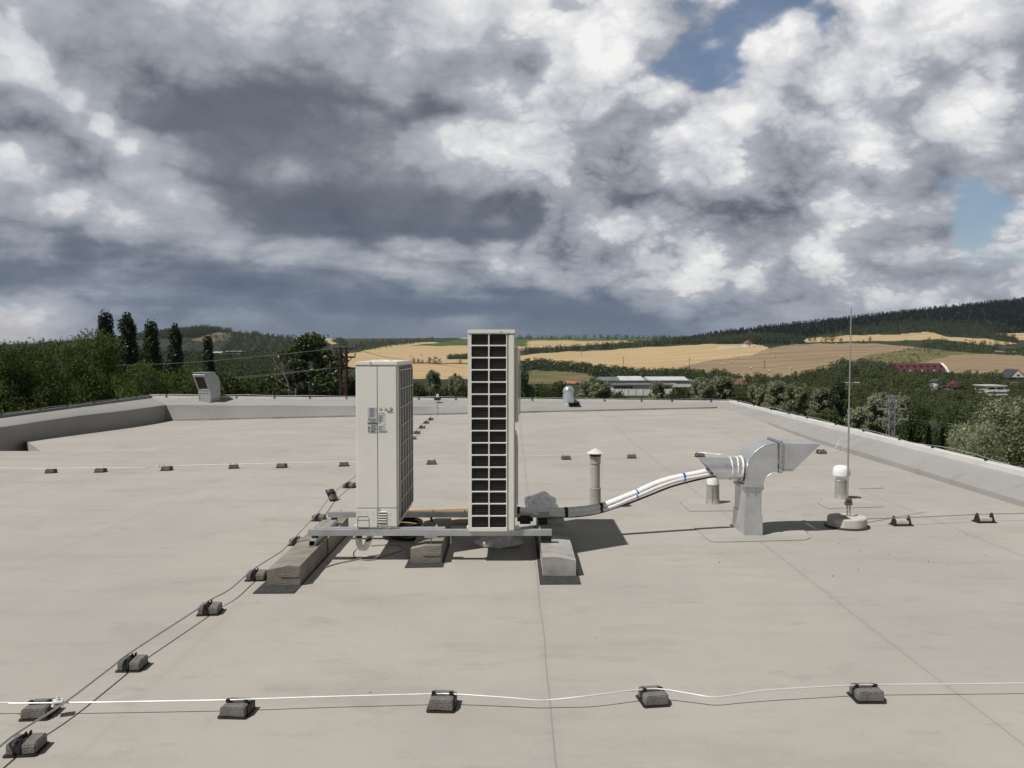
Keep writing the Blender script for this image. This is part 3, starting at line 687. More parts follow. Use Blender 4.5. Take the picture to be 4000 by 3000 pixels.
rws = [(LU(1900, 1304.8 + 47.6 * i).z, LU(1900, 1347.4 + 47.6 * i).z) for i in range(16)]
xb = [-hw, (cols[0][1] + cols[1][0]) / 2, xs0]
zb_ = [H - .028] + [(rws[i][1] + rws[i + 1][0]) / 2 for i in range(15)] + [.0]
gr = MB()
for ci in range(2):
    for ri in range(16):
        ox0, ox1, oz1, oz0 = xb[ci], xb[ci + 1], zb_[ri], zb_[ri + 1]
        hx0, hx1 = cols[ci]; hz1, hz0 = rws[ri]; r = .008; ring = []
        for cx_, cz_, a0 in ((hx1 - r, hz1 - r, 0), (hx0 + r, hz1 - r, 90), (hx0 + r, hz0 + r, 180), (hx1 - r, hz0 + r, 270)):
            for i in range(5): an = R(a0 + i * 22.5); ring.append((cx_ + r * math.cos(an), cz_ + r * math.sin(an)))
        oc = [(ox1, oz1), (ox0, oz1), (ox0, oz0), (ox1, oz0)]
        vs = [(x, .0016, z) for x, z in oc] + [(x + (x - (hx0 + hx1) / 2) * .028, .0015, z + (z - (hz0 + hz1) / 2) * .045) for x, z in ring] + [(x, .004, z) for x, z in ring] + [(x, .012, z) for x, z in ring]
        fs = []
        for k in range(4):
            for i in range(4): fs.append((k, 4 + k * 5 + i, 4 + k * 5 + i + 1))
            fs.append((k, 4 + k * 5 + 4, 4 + ((k + 1) % 4) * 5, (k + 1) % 4))
        for a in (4, 24):
            for i in range(20): fs.append((a + i, a + 20 + i, a + 20 + (i + 1) % 20, a + (i + 1) % 20))
        gr.add(vs, fs)
gr.box((-hw, .0016, .0), (-hw + .004, .0448, H - .029)); gr.box((-hw + .004, .0016, -.0005), (xs0, .0448, .003))
gr.build('windowed_grille', 'case', acr)
MB().box((-hw + .0045, .0165, .004), (xs0 - .001, .0440, H - .030)).build('coil', 'coil', acr)
tb = MB()
for z1_, z0_ in rws:
    for k in range(5): z = z0_ + (z1_ - z0_) * (k + .5) / 5; tb.tube([(cols[0][0] - .01, .0145, z), (cols[1][1] + .008, .0145, z)], .0012, 5)
tb.build('coil_tube', mat('dark_copper_tube', (.055, .045, .040), .4, .5, .3, 30), acr)
sc_ = MB(); p = LU(1956.5, 1298); sc_.tube([(p.x, -.010, p.z), (p.x, -.002, p.z)], .0065, 8); sc_.build('screw', 'galv_dull', acr)
# fan side (towards the duct): guards, handle, feet
for (ya, yb, pr) in ((1352, 1641, .036), (1690, 1990, .020)):
    za, zb2 = D(2000, ya, 6.2).z - Z0, D(2000, yb, 6.2).z - Z0
    zc, rr = (za + zb2) / 2, (za - zb2) / 2
    fg = MB(); fg.box((hw - .002, .47 - rr, zc - rr), (hw + pr * .7, .47 + rr, zc + rr), .010)
    o = fg.build('fan_surround', 'case', acr, smooth=True)
    q = MB()
    for k in range(1, 7): q.tube([(hw + pr, .47 + rr * k / 7 * math.cos(a), zc + rr * k / 7 * math.sin(a)) for a in [i * math.pi / 16 for i in range(33)]], .003, 5)
    for k in range(6): a = k * math.pi / 3; q.tube([(hw + pr, .47, zc), (hw + pr, .47 + rr * .9 * math.cos(a), zc + rr * .9 * math.sin(a))], .004, 5)
    q.build('fan_guard', 'case', o)
p = LU(2024, 1732); MB().box((hw - .002, .10, p.z - .045), (hw + .018, .22, p.z + .045), .009).build('handle', 'case', acr, smooth=True)
ft = MB()
for y in (.05, .68): ft.box((-hw - .012, y, .001), (-hw + .0, y + .05, .020), .003); ft.box((hw, y, .001), (hw + .028, y + .05, .020), .003)
ft.build('foot', 'case', acr)

# ---------------------------------------------------------------- steel frame under both
fr = empty('steel_support_frame', (-.55, 5.8, .12), 'galvanised steel rail frame carrying both air conditioners on the kerbs', 'frame')
def FB(a, b): return tuple(v - o for v, o in zip(a, (-.55, 5.8, .12))), tuple(v - o for v, o in zip(b, (-.55, 5.8, .12)))
for y, xr in ((5.775, .272), (6.405, .282)):
    q = MB(); a, b = FB((-1.397, y, .181), (xr, y + .041, .2205)); hollow(q, a, b, .003, 0); q.build('rail', 'galv_dull', fr)
q = MB(); a, b = FB((-1.37, 5.818, .212), (-.46, 5.842, .231)); q.box(a, b, .003); q.build('mounting_strip', 'bright', fr)
q = MB(); a, b = FB((-1.372, 5.70, .126), (-1.331, 6.47, .164)); hollow(q, a, b, .003, 1); q.build('cross_bar', 'galv_dull', fr)
for x, y in ((-1.352, 5.795), (-1.352, 6.425)):
    q = MB(); q.tube([(x + .55, y - 5.8, .0445), (x + .55, y - 5.8, .0605)], .024, 14); q.build('rubber_spacer', 'rubber', fr)
q = MB(); a, b = FB((.20, 5.79, .128), (.27, 5.82, .1805)); q.box(a, b, .003); a, b = FB((.20, 6.41, .128), (.27, 6.44, .1805)); q.box(a, b, .003); q.build('rubber_spacer', 'rubber', fr)
q = MB()
for x in (-.556, -.42): q.tube([(x + .55, -.005, .004), (x + .55, -.005, .061)], .005, 8)
a, b = FB((-.60, 5.775, .165), (-.51, 5.815, .1805)); q.box(a, b, .003); q.build('foot_bolt', 'galv_dull', fr)
q = MB()
for x, y, z in ((-1.33, 5.83, .231), (-.52, 5.83, .231), (-1.30, 6.425, .2205), (-.60, 6.425, .2205), (-.36, 6.425, .2205), (.19, 5.795, .2205), (.19, 6.425, .2205)):
    q.tube([(x + .55, y - 5.8, z - .12), (x + .55, y - 5.8, z - .112)], .009, 6); q.tube([(x + .55, y - 5.8, z - .112), (x + .55, y - 5.8, z - .100)], .004, 6)
q.build('bolt', 'bright', fr)

# ---------------------------------------------------------------- kerbs on their mats
def kerb(name, y0, y1, x0, x1, prof, label, m='kerb', notch=True):
    """prof: heights across the width as (share, z)"""
    w = x1 - x0
    bm = bmesh.new(); P = [(x0, 0.006), (x1, 0.006)] + [(x0 + w * u, z) for u, z in prof[::-1]]
    nseg = 10; rings = []
    for j in range(nseg + 1):
        y = y0 + (y1 - y0) * j / nseg
        rings.append([bm.verts.new((x + RNG.uniform(-.0015, .0015), y + RNG.uniform(-.001, .001), z + RNG.uniform(-.0012, .0012) * (z > .01))) for x, z in P])
    n = len(P)
    for j in range(nseg):
        for i in range(n): bm.faces.new((rings[j][i], rings[j][(i + 1) % n], rings[j + 1][(i + 1) % n], rings[j + 1][i]))
    bm.faces.new(rings[0][::-1]); bm.faces.new(rings[-1])
    bmesh.ops.bevel(bm, geom=[e for e in bm.edges if e.calc_face_angle(0) > .5], offset=.004, segments=2, affect='EDGES')
    q = MB().bm(bm)
    o = q.build(name, m); tag(o, label, 'kerb', 'concrete kerbs under the frame')
    if notch:
        MB().box((x0 + w * .40, y0 - .0035, .050), (x1 - .004, y0 + .004, .076), .003).build('cast_ledge', m, o)
    return o
pl = [(0, .097), (.62, .122), (1, .124)]; pr_ = [(0, .128), (.50, .127), (1, .104)]
kerb('concrete_kerb', 5.19, 5.945, -1.510, -1.306, pl, 'weathered concrete kerb left of all, nearest piece, on a dark mat')
kerb('concrete_kerb', 5.975, 6.72, -1.512, -1.300, pl, 'rear piece of the left concrete kerb line, behind the steel crossbar', notch=False)
kerb('concrete_kerb', 5.73, 6.68, -.690, -.480, [(0, .098), (.45, .121), (1, .122)], 'middle concrete kerb between the two air conditioners')
kerb('concrete_kerb', 5.40, 6.145, .196, .411, pr_, 'pale concrete kerb at the right end of the frame, nearest piece', 'kerb_pale', notch=False)
kerb('concrete_kerb', 6.160, 6.86, .196, .414, pr_, 'rear piece of the right concrete kerb, shaded beside the taller unit', 'kerb_pale', notch=False)
def rmat(pts, label):
    P = [Vector(p) for p in pts]; c = sum(P, Vector((0, 0))) / len(P) if False else Vector((sum(p[0] for p in pts) / len(pts), sum(p[1] for p in pts) / len(pts)))
    o = MB().prism([(p[0] - c.x, p[1] - c.y) for p in pts], 0, .005, 'z').build('rubber_mat', 'rubber', None, (c.x, c.y, .0005)); tag(o, label, 'rubber mat', 'rubber mats under the kerbs')
rmat([(-1.545, 5.015), (-1.300, 5.02), (-1.285, 6.80), (-1.53, 6.80)], 'black rubber mat under the left kerb line')
rmat([(-.715, 5.61), (-.462, 5.63), (-.462, 6.74), (-.71, 6.74)], 'black rubber mat under the middle kerb')
rmat([(.172, 5.21), (.427, 5.215), (.432, 6.93), (.178, 6.93)], 'black rubber mat under the right kerb line')

# ---------------------------------------------------------------- insulated pipes
pb = empty('insulated_pipe_bundle', (0.6, 6.5, .3), 'white insulated pipe bundle with blue and black tapes running to the duct', 'pipes')
def Yp(px): return 6.40 + (6.757 - 6.40) * min(1, max(0, (px - 2030) / 760))
def PP(l, oy=0.0): return [D(x, y, Yp(x) + oy) - Vector((.6, 6.5, .3)) for x, y in l]
up = PP([(1995, 1990), (2030, 1993), (2066, 1997), (2120, 1998), (2174, 1996), (2211, 1994), (2283, 1988), (2346, 1977), (2384, 1965), (2450, 1938), (2486, 1924), (2558, 1891), (2617, 1872), (2671, 1860), (2725, 1850), (2771, 1840), (2830, 1836), (2900, 1834)])
lo = PP([(2080, 2006), (2149, 2010), (2211, 2011), (2283, 2005), (2348, 1992), (2391, 1979), (2450, 1954), (2486, 1939), (2549, 1911), (2608, 1888), (2660, 1873), (2725, 1861), (2780, 1851), (2830, 1847), (2900, 1845)], -.012)
bk = PP([(2110, 2018), (2211, 2019), (2283, 2014), (2350, 2001), (2400, 1985), (2468, 1962), (2536, 1935), (2603, 1908), (2650, 1893), (2725, 1874), (2790, 1862), (2880, 1858)], .012)
MB().tube(smooth_path(up, 5), .0245, 12).build('insulated_pipe', 'foam', pb, smooth=True)
MB().tube(smooth_path(lo, 5), .0185, 12).build('insulated_pipe', 'foam', pb, smooth=True)
MB().tube(smooth_path(bk, 5), .0075, 8).build('cable', 'blackp', pb, smooth=True)
def tape(px, m, wpx=17):
    q = MB()
    for base, r, off in ((up, .0268, 0), (lo, .0212, -.012)):
        path = smooth_path(base, 12)
        xs = D(px, 1900, Yp(px) + off).x - .6; hwid = wpx / 2 * Yp(px) / F
        seg = [p for p in path if xs - hwid <= p.x <= xs + hwid]
        if len(seg) < 2:
            i = min(range(len(path)), key=lambda k: abs(path[k].x - xs)); seg = path[max(0, i - 1):i + 2]
        q.tube(seg, r, 12)
    q.build('tape', m, pb, smooth=True)
for x in (2211, 2348): tape(x, 'tape_black')
for x in (2488, 2671, 2777): tape(x, 'tape_blue', 11)
q = MB(); q.tube([up[0], up[1]], .027, 12); q.build('end_collar', 'tape_black', pb)
# two short insulated pipe ends hanging below the shorter unit
pe = empty('insulated_pipe_stub', (-1.03, 5.86, .08), 'white insulated pipe ends hanging below the shorter air conditioner', 'pipes')
def E_(x, y, oy=0): p = D(950 + x / 2.765, 1800 + y / 2.765, 5.87 + oy); return p - Vector((-1.03, 5.86, .08))
for k, (dx, r) in enumerate(((0, .0125), (30, .0125))):
    MB().tube(smooth_path([E_(1222 + dx, 690, .02 * k), E_(1226 + dx, 800, .02 * k), E_(1240 + dx, 900), E_(1262 + dx, 945), E_(1290 + dx, 950), E_(1318 + dx, 915), E_(1345 + dx, 850), E_(1375 + dx, 770, .04)], 6), r, 10).build('insulated_pipe', 'foam', pe, smooth=True)
q = MB(); q.tube([E_(1243, 800, .01), E_(1247, 832, .01)], .0255, 12); q.tube([E_(1352, 838), E_(1362, 862)], .024, 12); q.build('tape', 'tape_black', pe, smooth=True)
# coil of black cable and a loose grey cable
cc = G(1568, 2112) + Vector((0, .10, 0)); q = MB()
for k in range(9):
    rr = .155 + .016 * math.sin(k * 2.3); ph = k * .7
    q.tube([(rr * math.cos(a) * (1 + .03 * math.sin(3 * a + ph)), rr * .85 * math.sin(a), .016 + .0135 * k + .006 * math.sin(2 * a + ph)) for a in [i * math.pi / 14 for i in range(29)]], .008, 6)
tag(q.build('cable_coil', 'blackp', None, cc, smooth=True), 'coil of black cable lying under the shorter air conditioner', 'cable coil')
q = MB(); q.tube(smooth_path([(-.12, -.05, .18), (.02, -.02, .20), (.14, .02, .185), (.20, .05, .165), (.24, .05, .06)], 6), .009, 7)
tag(q.build('loose_cable', 'blackp', None, cc, smooth=True), 'loose end of thick black cable between the units', 'cable')
def z6(x, y): return (950 + x / 2.765, 1800 + y / 2.765)
q = MB().tube(smooth_path([G(*z6(x, y), .006) for x, y in [(890, 1147), (1000, 1112), (1150, 1080), (1300, 1052), (1450, 1045), (1600, 1002), (1690, 975), (1728, 945), (1705, 920), (1620, 908), (1500, 908), (1380, 917)]], 5), .0042, 6)
tag(q.build('ground_cable', 'cable_grey', None, smooth=True), 'thin grey cable looped on the roof below the shorter unit', 'cable')
q = MB().tube(smooth_path([G(*z6(x, y), z) for x, y, z in [(1230, 950, .09), (1198, 985, .05), (1194, 1020, .012), (1225, 1050, .006), (1330, 1072, .006), (1440, 1062, .006)]], 5), .0042, 6)
tag(q.build('ground_cable', 'cable_grey', None, smooth=True), 'thin grey cable end curling down from the insulated pipe stub', 'cable')
# timber battens behind
def batten(p0, p1, label):
    a, b = G(*p0, .02), G(*p1, .02); d = b - a; o = MB().box((0, -.025, -.018), (d.length, .025, .018), .003).build('timber_batten', 'timber', None, a); o.rotation_euler = (0, 0, math.atan2(d.y, d.x)); tag(o, label, 'batten', 'timber battens')
batten((1560, 1999), (1860, 1991), 'upper pale timber batten lying on the roof behind the frame'); batten((1540, 2043), (1850, 2036), 'lower pale timber batten on the roof just behind the frame')
# plastic bags
pm = bpy.data.materials.new('thin_plastic_film'); t, N, L = nt(pm); b = N['Principled BSDF']; b.inputs['Base Color'].default_value = (.93, .94, .96, 1); b.inputs['Roughness'].default_value = .22
tr = N.new('ShaderNodeBsdfTransparent'); tr.inputs[0].default_value = (.93, .94, .96, 1); mx_ = N.new('ShaderNodeMixShader'); nz_ = N.new('ShaderNodeTexNoise'); nz_.inputs['Scale'].default_value = 22; tcn = N.new('ShaderNodeTexCoord'); L.new(tcn.outputs['Object'], nz_.inputs['Vector'])
mr_ = N.new('ShaderNodeMapRange'); L.new(nz_.outputs['Fac'], mr_.inputs[0]); mr_.inputs[1].default_value = .3; mr_.inputs[2].default_value = .7; mr_.inputs[3].default_value = .4; mr_.inputs[4].default_value = .8
L.new(mr_.outputs[0], mx_.inputs[0]); L.new(tr.outputs[0], mx_.inputs[1]); L.new(b.outputs[0], mx_.inputs[2]); L.new(mx_.outputs[0], N['Material Output'].inputs['Surface']); M['film'] = pm
def bag(c, sx, sy, sz, label, seed):
    bm = bmesh.new(); bmesh.ops.create_icosphere(bm, subdivisions=4, radius=1)
    for v in bm.verts:
        p = v.co.copy(); n1 = mnoise.fractal(p * 1.3 + Vector((seed, 0, 0)), 1, 2, 3); n2 = abs(mnoise.noise(p * 3.1 + Vector((0, seed, 0))))
        k = 1 + .28 * n1 - .12 * n2; v.co = Vector((p.x * sx * k, p.y * sy * k, max(p.z, -.55) * sz * k))
    zmin = min(v.co.z for v in bm.verts)
    for v in bm.verts: v.co.z -= zmin
    o = MB().bm(bm).build('plastic_bag', 'film', None, c, smooth=True, angle=70); tag(o, label, 'plastic bag', 'crumpled plastic bags'); return o
bag((.235, 6.72, .128), .135, .12, .115, 'crumpled clear plastic bag behind the right kerb by the pipes', 3.1)
bag((-.10, 6.24, .002), .17, .09, .05, 'clear plastic bag flattened under the taller air conditioner', 8.7)
o = MB().box((-.06, -.06, 0), (.06, .06, .085), .02).build('valve_cluster', 'blackp', None, (.10, 6.45, .13)); tag(o, 'dark pipe fittings in shade between the taller unit and right kerb', 'fitting')
# ---------------------------------------------------------------- duct
def ZD(x, y, yy=6.6): return D(2400 + x / 2.212, 1650 + y / 2.212, yy)
DX, DYF, DYB = 1.88, 6.60, 6.915
du = empty('metal_duct', (DX, 6.757, 0), 'galvanised square duct bend with slanted hood and round spigot', 'duct')
def L2(p): return (p.x - DX, p.z)
yf, yb = DYF - 6.757, DYB - 6.757
zt = ZD(1200, 795).z
q = MB()
b0 = [(-.068, yf - .010), (.076, yf - .010), (.076, yb + .016), (-.074, yb + .016)]; b1 = [(-.067, yf - .008), (.076, yf - .008), (.076, yb + .008), (-.067, yb + .008)]
q.add([(x, y, 0.0) for x, y in b0] + [(x, y, zt) for x, y in b1], [(i, (i + 1) % 4, 4 + (i + 1) % 4, 4 + i) for i in range(4)] + [(4, 5, 6, 7)])
q.build('base_skirt', 'galv', du)
zn = ZD(1200, 566).z
MB().box((-.060, yf, zt - .02), (.069, yb, zn - .001), .003).build('riser', 'galv', du)
q = MB(); q.box((-.074, yf - .012, zn - .012), (.082, yb + .012, zn - .001), .002); q.box((-.074, yf - .012, zn + .001), (.082, yb + .012, zn + .012), .002)
for x in (-.06, .0, .068): q.tube([(x, yf - .014, zn - .018), (x, yf - .014, zn + .018)], .006, 6)
q.build('neck_flange', 'galv_dull', du)
outer = [ZD(x, y) for x, y in [(1151, 553), (1151, 400), (1160, 345), (1180, 300), (1212, 258), (1250, 225), (1295, 200), (1345, 186), (1410, 180)]]
inner = [ZD(x, y) for x, y in [(1410, 424), (1385, 428), (1350, 441), (1322, 462), (1302, 490), (1289, 525), (1285, 553)]]
poly = [L2(p) for p in outer + inner]
el_ = MB(); n = len(poly); no = len(outer)
vs = [(x, yf, z) for x, z in poly] + [(x, yb, z) for x, z in poly]
fs = [(i, i + 1, n + i + 1, n + i) for i in range(n - 1) if i != no - 1]
# cheeks as strips between the outer and inner curves
def at(curve, t):
    k = t * (len(curve) - 1); i = min(int(k), len(curve) - 2); return Vector(curve[i]).lerp(Vector(curve[i + 1]), k - i)
oc = [p for p in outer]; ic = inner[::-1]
for yv in (yf, yb):
    rows_ = [[(at(oc, i / 16).x - DX, yv, at(oc, i / 16).z), (at(ic, i / 16).x - DX, yv, at(ic, i / 16).z)] for i in range(17)]
    el_.sheet(rows_)
for cv_ in (oc, ic):
    el_.sheet([[(at(cv_, i / 16).x - DX, yf, at(cv_, i / 16).z), (at(cv_, i / 16).x - DX, yb, at(cv_, i / 16).z)] for i in range(17)])
el_.build('bend', 'galv', du, smooth=True, angle=35)
sm_ = MB()                                                                   # folded seam round the bend
for cv_ in (oc, ic): sm_.tube([(at(cv_, i / 16).x - DX, yf - .0005, at(cv_, i / 16).z) for i in range(17)], .0018, 5)
sm_.build('folded_seam', 'galv_dull', du)
hp = [L2(ZD(x, y)) for x, y in [(1452, 181), (1782, 188), (1542, 421), (1452, 423)]]
hd = MB()
for yv in (yf, yb): hd.add([(x, yv, z) for x, z in hp], [(0, 1, 2, 3)])
for (i, j) in ((0, 1), (2, 3)): hd.add([(hp[i][0], yf, hp[i][1]), (hp[j][0], yf, hp[j][1]), (hp[j][0], yb, hp[j][1]), (hp[i][0], yb, hp[i][1])], [(0, 1, 2, 3)])
hd.build('hood', 'galv', du)
q = MB()
for k in range(12): t_ = (k + .5) / 12; x = hp[1][0] + (hp[2][0] - hp[1][0]) * t_ - .01; z = hp[1][1] + (hp[2][1] - hp[1][1]) * t_; q.tube([(x, yf + .002, z), (x, yb - .002, z)], .002, 5)
q.build('bird_mesh', 'galv_dull', du)
xf = hp[0][0]; z0f, z1f = hp[3][1] - .014, hp[0][1] + .014
for dx0, dx1 in ((-.024, -.0135), (-.0125, -.002)):
    q = MB(); w = .014
    q.box((xf + dx0, yf - w, z0f), (xf + dx1, yf, z1f), .001); q.box((xf + dx0, yb, z0f), (xf + dx1, yb + w, z1f), .001)
    q.box((xf + dx0, yf + .0005, z1f - .014), (xf + dx1, yb - .0005, z1f), .001); q.box((xf + dx0, yf + .0005, z0f), (xf + dx1, yb - .0005, z0f + .012), .001)
    q.build('hood_flange', 'galv_dull', du)
q = MB()
for k in range(6): z = z0f + .02 + (z1f - z0f - .04) * k / 5; q.tube([(xf - .012, yf - .021, z), (xf - .012, yf - .012, z)], .0045, 6)
q.tube([(xf - .013, yf - .02, z1f + .006), (xf - .013, yb + .02, z1f + .006)], .006, 6)
q.build('flange_bolt', 'bright', du)
q = MB(); a0, a1 = L2(ZD(1456, 402)), L2(ZD(1536, 417)); q.tube([(a0[0], yf - .003, a0[1]), (a1[0], yf - .003, a0[1]), (a1[0], yf - .003, a1[1]), (a0[0], yf - .003, a1[1]), (a0[0], yf - .003, a0[1])], .0022, 5); q.build('stiffener', 'galv_dull', du)
# round spigot with its slanted mouth
sp = MB(); r = .088; zc = .506; nn = 32; vs = []; fs = []
def ring_(rr, xf_): return [(xf_(math.cos(2 * math.pi * k / nn)), rr * math.sin(2 * math.pi * k / nn), zc + rr * math.cos(2 * math.pi * k / nn)) for k in range(nn)]
mouth = lambda c: 1.563 - DX - .079 * c
R0 = [ring_(r, mouth), ring_(r, lambda c: 1.829 - DX), ring_(r - .003, mouth), ring_(r - .003, lambda c: 1.80 - DX)]
vs = [p for rg in R0 for p in rg]
for a, b2 in ((0, 1), (2, 3), (0, 2)):
    for k in range(nn): fs.append((a * nn + k, a * nn + (k + 1) % nn, b2 * nn + (k + 1) % nn, b2 * nn + k))
fs.append(tuple(3 * nn + k for k in range(nn)))
sp.add(vs, fs); sp.build('round_spigot', mat('bright_spiral_duct', (.74, .75, .77), .32, .8, .10, 12), du, smooth=True, angle=50)
q = MB()
for x_, w_, rr in ((1.738, .010, .0905), (1.787, .012, .0905), (1.822, .018, .094)):
    ringp = []
    for k in range(41):
        a = 2 * math.pi * k / 40; ringp.append((x_ - DX + RNG.uniform(-.0012, .0012) * (k % 40 > 0) + .003 * math.sin(2 * a + x_ * 50), rr * math.sin(a), zc + rr * math.cos(a)))
    q.tube(ringp, [w_ * .5 * (1 + RNG.uniform(-.3, .3)) for _ in range(40)] + [w_ * .5], 7)
q.build('sealant_bead', 'sealant', du, smooth=True)

# ---------------------------------------------------------------- vent pipes
def zpx(y, d): return D(2000, y, d).z
v = empty('vent_pipe', (.757, 7.70, 0), 'grey vent pipe with a pale conical rain cap', 'vent pipe')
z1, z2_, z3 = zpx(1906, 7.7), zpx(1808, 7.7), zpx(1782, 7.7); zr_, za = zpx(1770, 7.7), zpx(1752, 7.7)
MB().lathe([(.062, 0), (.052, .02), (.050, z1 - .012), (.052, z1 - .010), (.052, z1), (.046, z1 + .002)], 28).build('membrane_sleeve', 'sleeve', v, smooth=True)
MB().lathe([(.0435, z1 - .01), (.0435, z2_ - .002)], 28).build('pipe', 'pvc_grey', v, smooth=True)
MB().lathe([(.0495, z2_ - .004), (.0495, z3 - .006), (.053, z3), (.047, z3 + .002)], 28).build('pipe_socket', 'pvc_grey', v, smooth=True)
q = MB(); q.lathe([(.050, z3 - .001), (.058, zr_ + .004)], 28); q.build('vent_slots', 'blackp', v, smooth=True)
MB().lathe([(.080, zr_ - .003), (.083, zr_ + .001), (.045, zr_ + (za - zr_) * .55), (.010, za), (.001, za + .001)], 32).build('conical_cap', mat('pale_grey_cap', (.66, .655, .63), .5, 0, .06, 8), v, smooth=True)
v = empty('vent_pipe', (1.892, 7.97, 0), 'grey sleeved vent pipe with short white top standing behind the duct spigot', 'vent pipe')
zt_ = zpx(1891, 7.97); zw = zpx(1856, 7.97)
MB().lathe([(.074, 0), (.064, .015), (.060, .06), (.058, zt_ - .012), (.061, zt_ - .010), (.061, zt_), (.055, zt_ + .001)], 28).build('membrane_sleeve', 'sleeve', v, smooth=True)
q = MB(); q.tube([(-.020, -.0605, .02), (-.018, -.059, zt_ - .02)], .004, 5); q.build('sleeve_seam', 'sleeve', v)
MB().lathe([(.055, zt_ - .01), (.056, zw - .012), (.050, zw), (.001, zw + .003)], 28).build('white_top', 'pvc_white', v, smooth=True)
v = empty('vent_pipe', (3.20, 8.22, 0), 'grey sleeved vent pipe with a white domed cap behind the antenna rod', 'vent pipe')
zt_ = zpx(1877, 8.2); zc0, zc1 = zpx(1857, 8.2), zpx(1818, 8.2)
MB().lathe([(.074, 0), (.064, .015), (.061, .06), (.060, zt_ - .012), (.063, zt_ - .010), (.063, zt_), (.055, zt_ + .001)], 28).build('membrane_sleeve', 'sleeve', v, smooth=True)
MB().lathe([(.053, zt_ - .01), (.053, zc0 + .01)], 28).build('pipe', 'pvc_white', v, smooth=True)
MB().lathe([(.070, zc0 - .004), (.081, zc0 - .002), (.083, zc0 + .03), (.078, zc0 + .066), (.064, zc1 - .012), (.035, zc1 - .002), (.001, zc1)], 32).build('domed_cap', 'pvc_white', v, smooth=True)

# ---------------------------------------------------------------- lightning rod in its round base
rb = empty('lightning_rod_mast', (2.752, 6.94, 0), 'tall thin lightning rod standing in a round concrete base', 'lightning rod')
MB().lathe([(.178, .0), (.178, .010), (.160, .012)], 40).build('rubber_pad', 'rubber', rb)
MB().lathe([(.154, .010), (.156, .014), (.154, .074), (.148, .083), (.02, .088), (.001, .088)], 44).build('concrete_base', 'conc_pale', rb, smooth=True, angle=28)
ztop = zpx(1203, 6.96); zj = zpx(1621, 6.96); zcl = zpx(1955, 6.96)
MB().tube([(0, 0, .08), (.002, 0, zj)], .0072, 10).build('lower_rod', 'alu_dull', rb, smooth=True)
MB().tube([(.002, 0, zj - .02), (.006, .0, ztop)], [.0060, .0045], 10).build('upper_rod', 'alu_dull', rb, smooth=True)
MB().tube([(.022, -.002, .08), (.022, -.002, zcl + .01)], .0065, 8).build('short_rod', 'alu_dull', rb, smooth=True)
q = MB(); q.box((-.020, -.022, zcl - .035), (.036, .014, zcl - .002), .004); q.box((-.014, -.028, zcl + .002), (.030, .010, zcl + .020), .003); q.box((-.024, -.014, zj - .01), (.0, .0, zj - .004)) if False else None; q.build('clamp', mat('tarnished_clamp', (.16, .155, .15), .5, .6, .2, 30), rb)
q = MB(); q.box((-.06, -.022, .085), (.06, .02, .094), .003); q.build('base_bracket', 'galv_dull', rb)

# ---------------------------------------------------------------- vents on the far parapet
# silver cowl
v = empty('silver_cowl_vent', (1.30, 19.62, .235), 'shiny silver round cowl vent on the far parapet', 'vent')
rr = .128; zt0 = zpx(1562, 19.6) - .235; zt1 = zpx(1507, 19.6) - .235
MB().lathe([(rr, -.06), (rr, zt1 - rr)] + [(rr * math.cos(a), zt1 - rr + rr * math.sin(a)) for a in [i * math.pi / 16 for i in range(1, 8)]] + [(.001, zt1)], 32).build('cowl', 'bright', v, smooth=True)
q = MB()
for k in range(3): z = zt1 - rr - .02 - k * .085; q.lathe([(rr + .001, z), (rr + .007, z + .004), (rr + .001, z + .008)], 28, (-.010, .01, 0), cap=False)
q.build('seam_rib', 'bright', v, smooth=True)
MB().lathe([(rr + .035, -.07), (rr + .02, -.035), (rr + .004, -.03)], 28).build('collar', 'galv_dull', v, smooth=True)
ap = []  # thin dark sheet standing in for a dark patch below the cowl
for x, y in [(2215, 1576), (2262, 1574), (2266, 1581), (2259, 1588), (2256, 1592), (2236, 1592), (2216, 1588), (2226, 1581)]:
    lo_, hi_ = 19.13, 19.84
    for _ in range(24):
        yy = (lo_ + hi_) / 2; zs = .150 + (yy - 19.19) / .67 * .085
        if D(x, y, yy).z > zs: hi_ = yy
        else: lo_ = yy
    ap.append(D(x, y, yy) + Vector((0, -.01, .012)))
c_ = sum(ap, Vector()) / len(ap); o = MB().add([p - c_ for p in ap] + [p - c_ - Vector((0, 0, .004)) for p in ap], [tuple(range(8)), tuple(range(15, 7, -1))] + [(i, (i + 1) % 8, 8 + (i + 1) % 8, 8 + i) for i in range(8)]).build('membrane_blotch', 'blotch', None, c_); tag(o, 'dark ragged blotch on the parapet below the silver cowl', 'membrane apron')
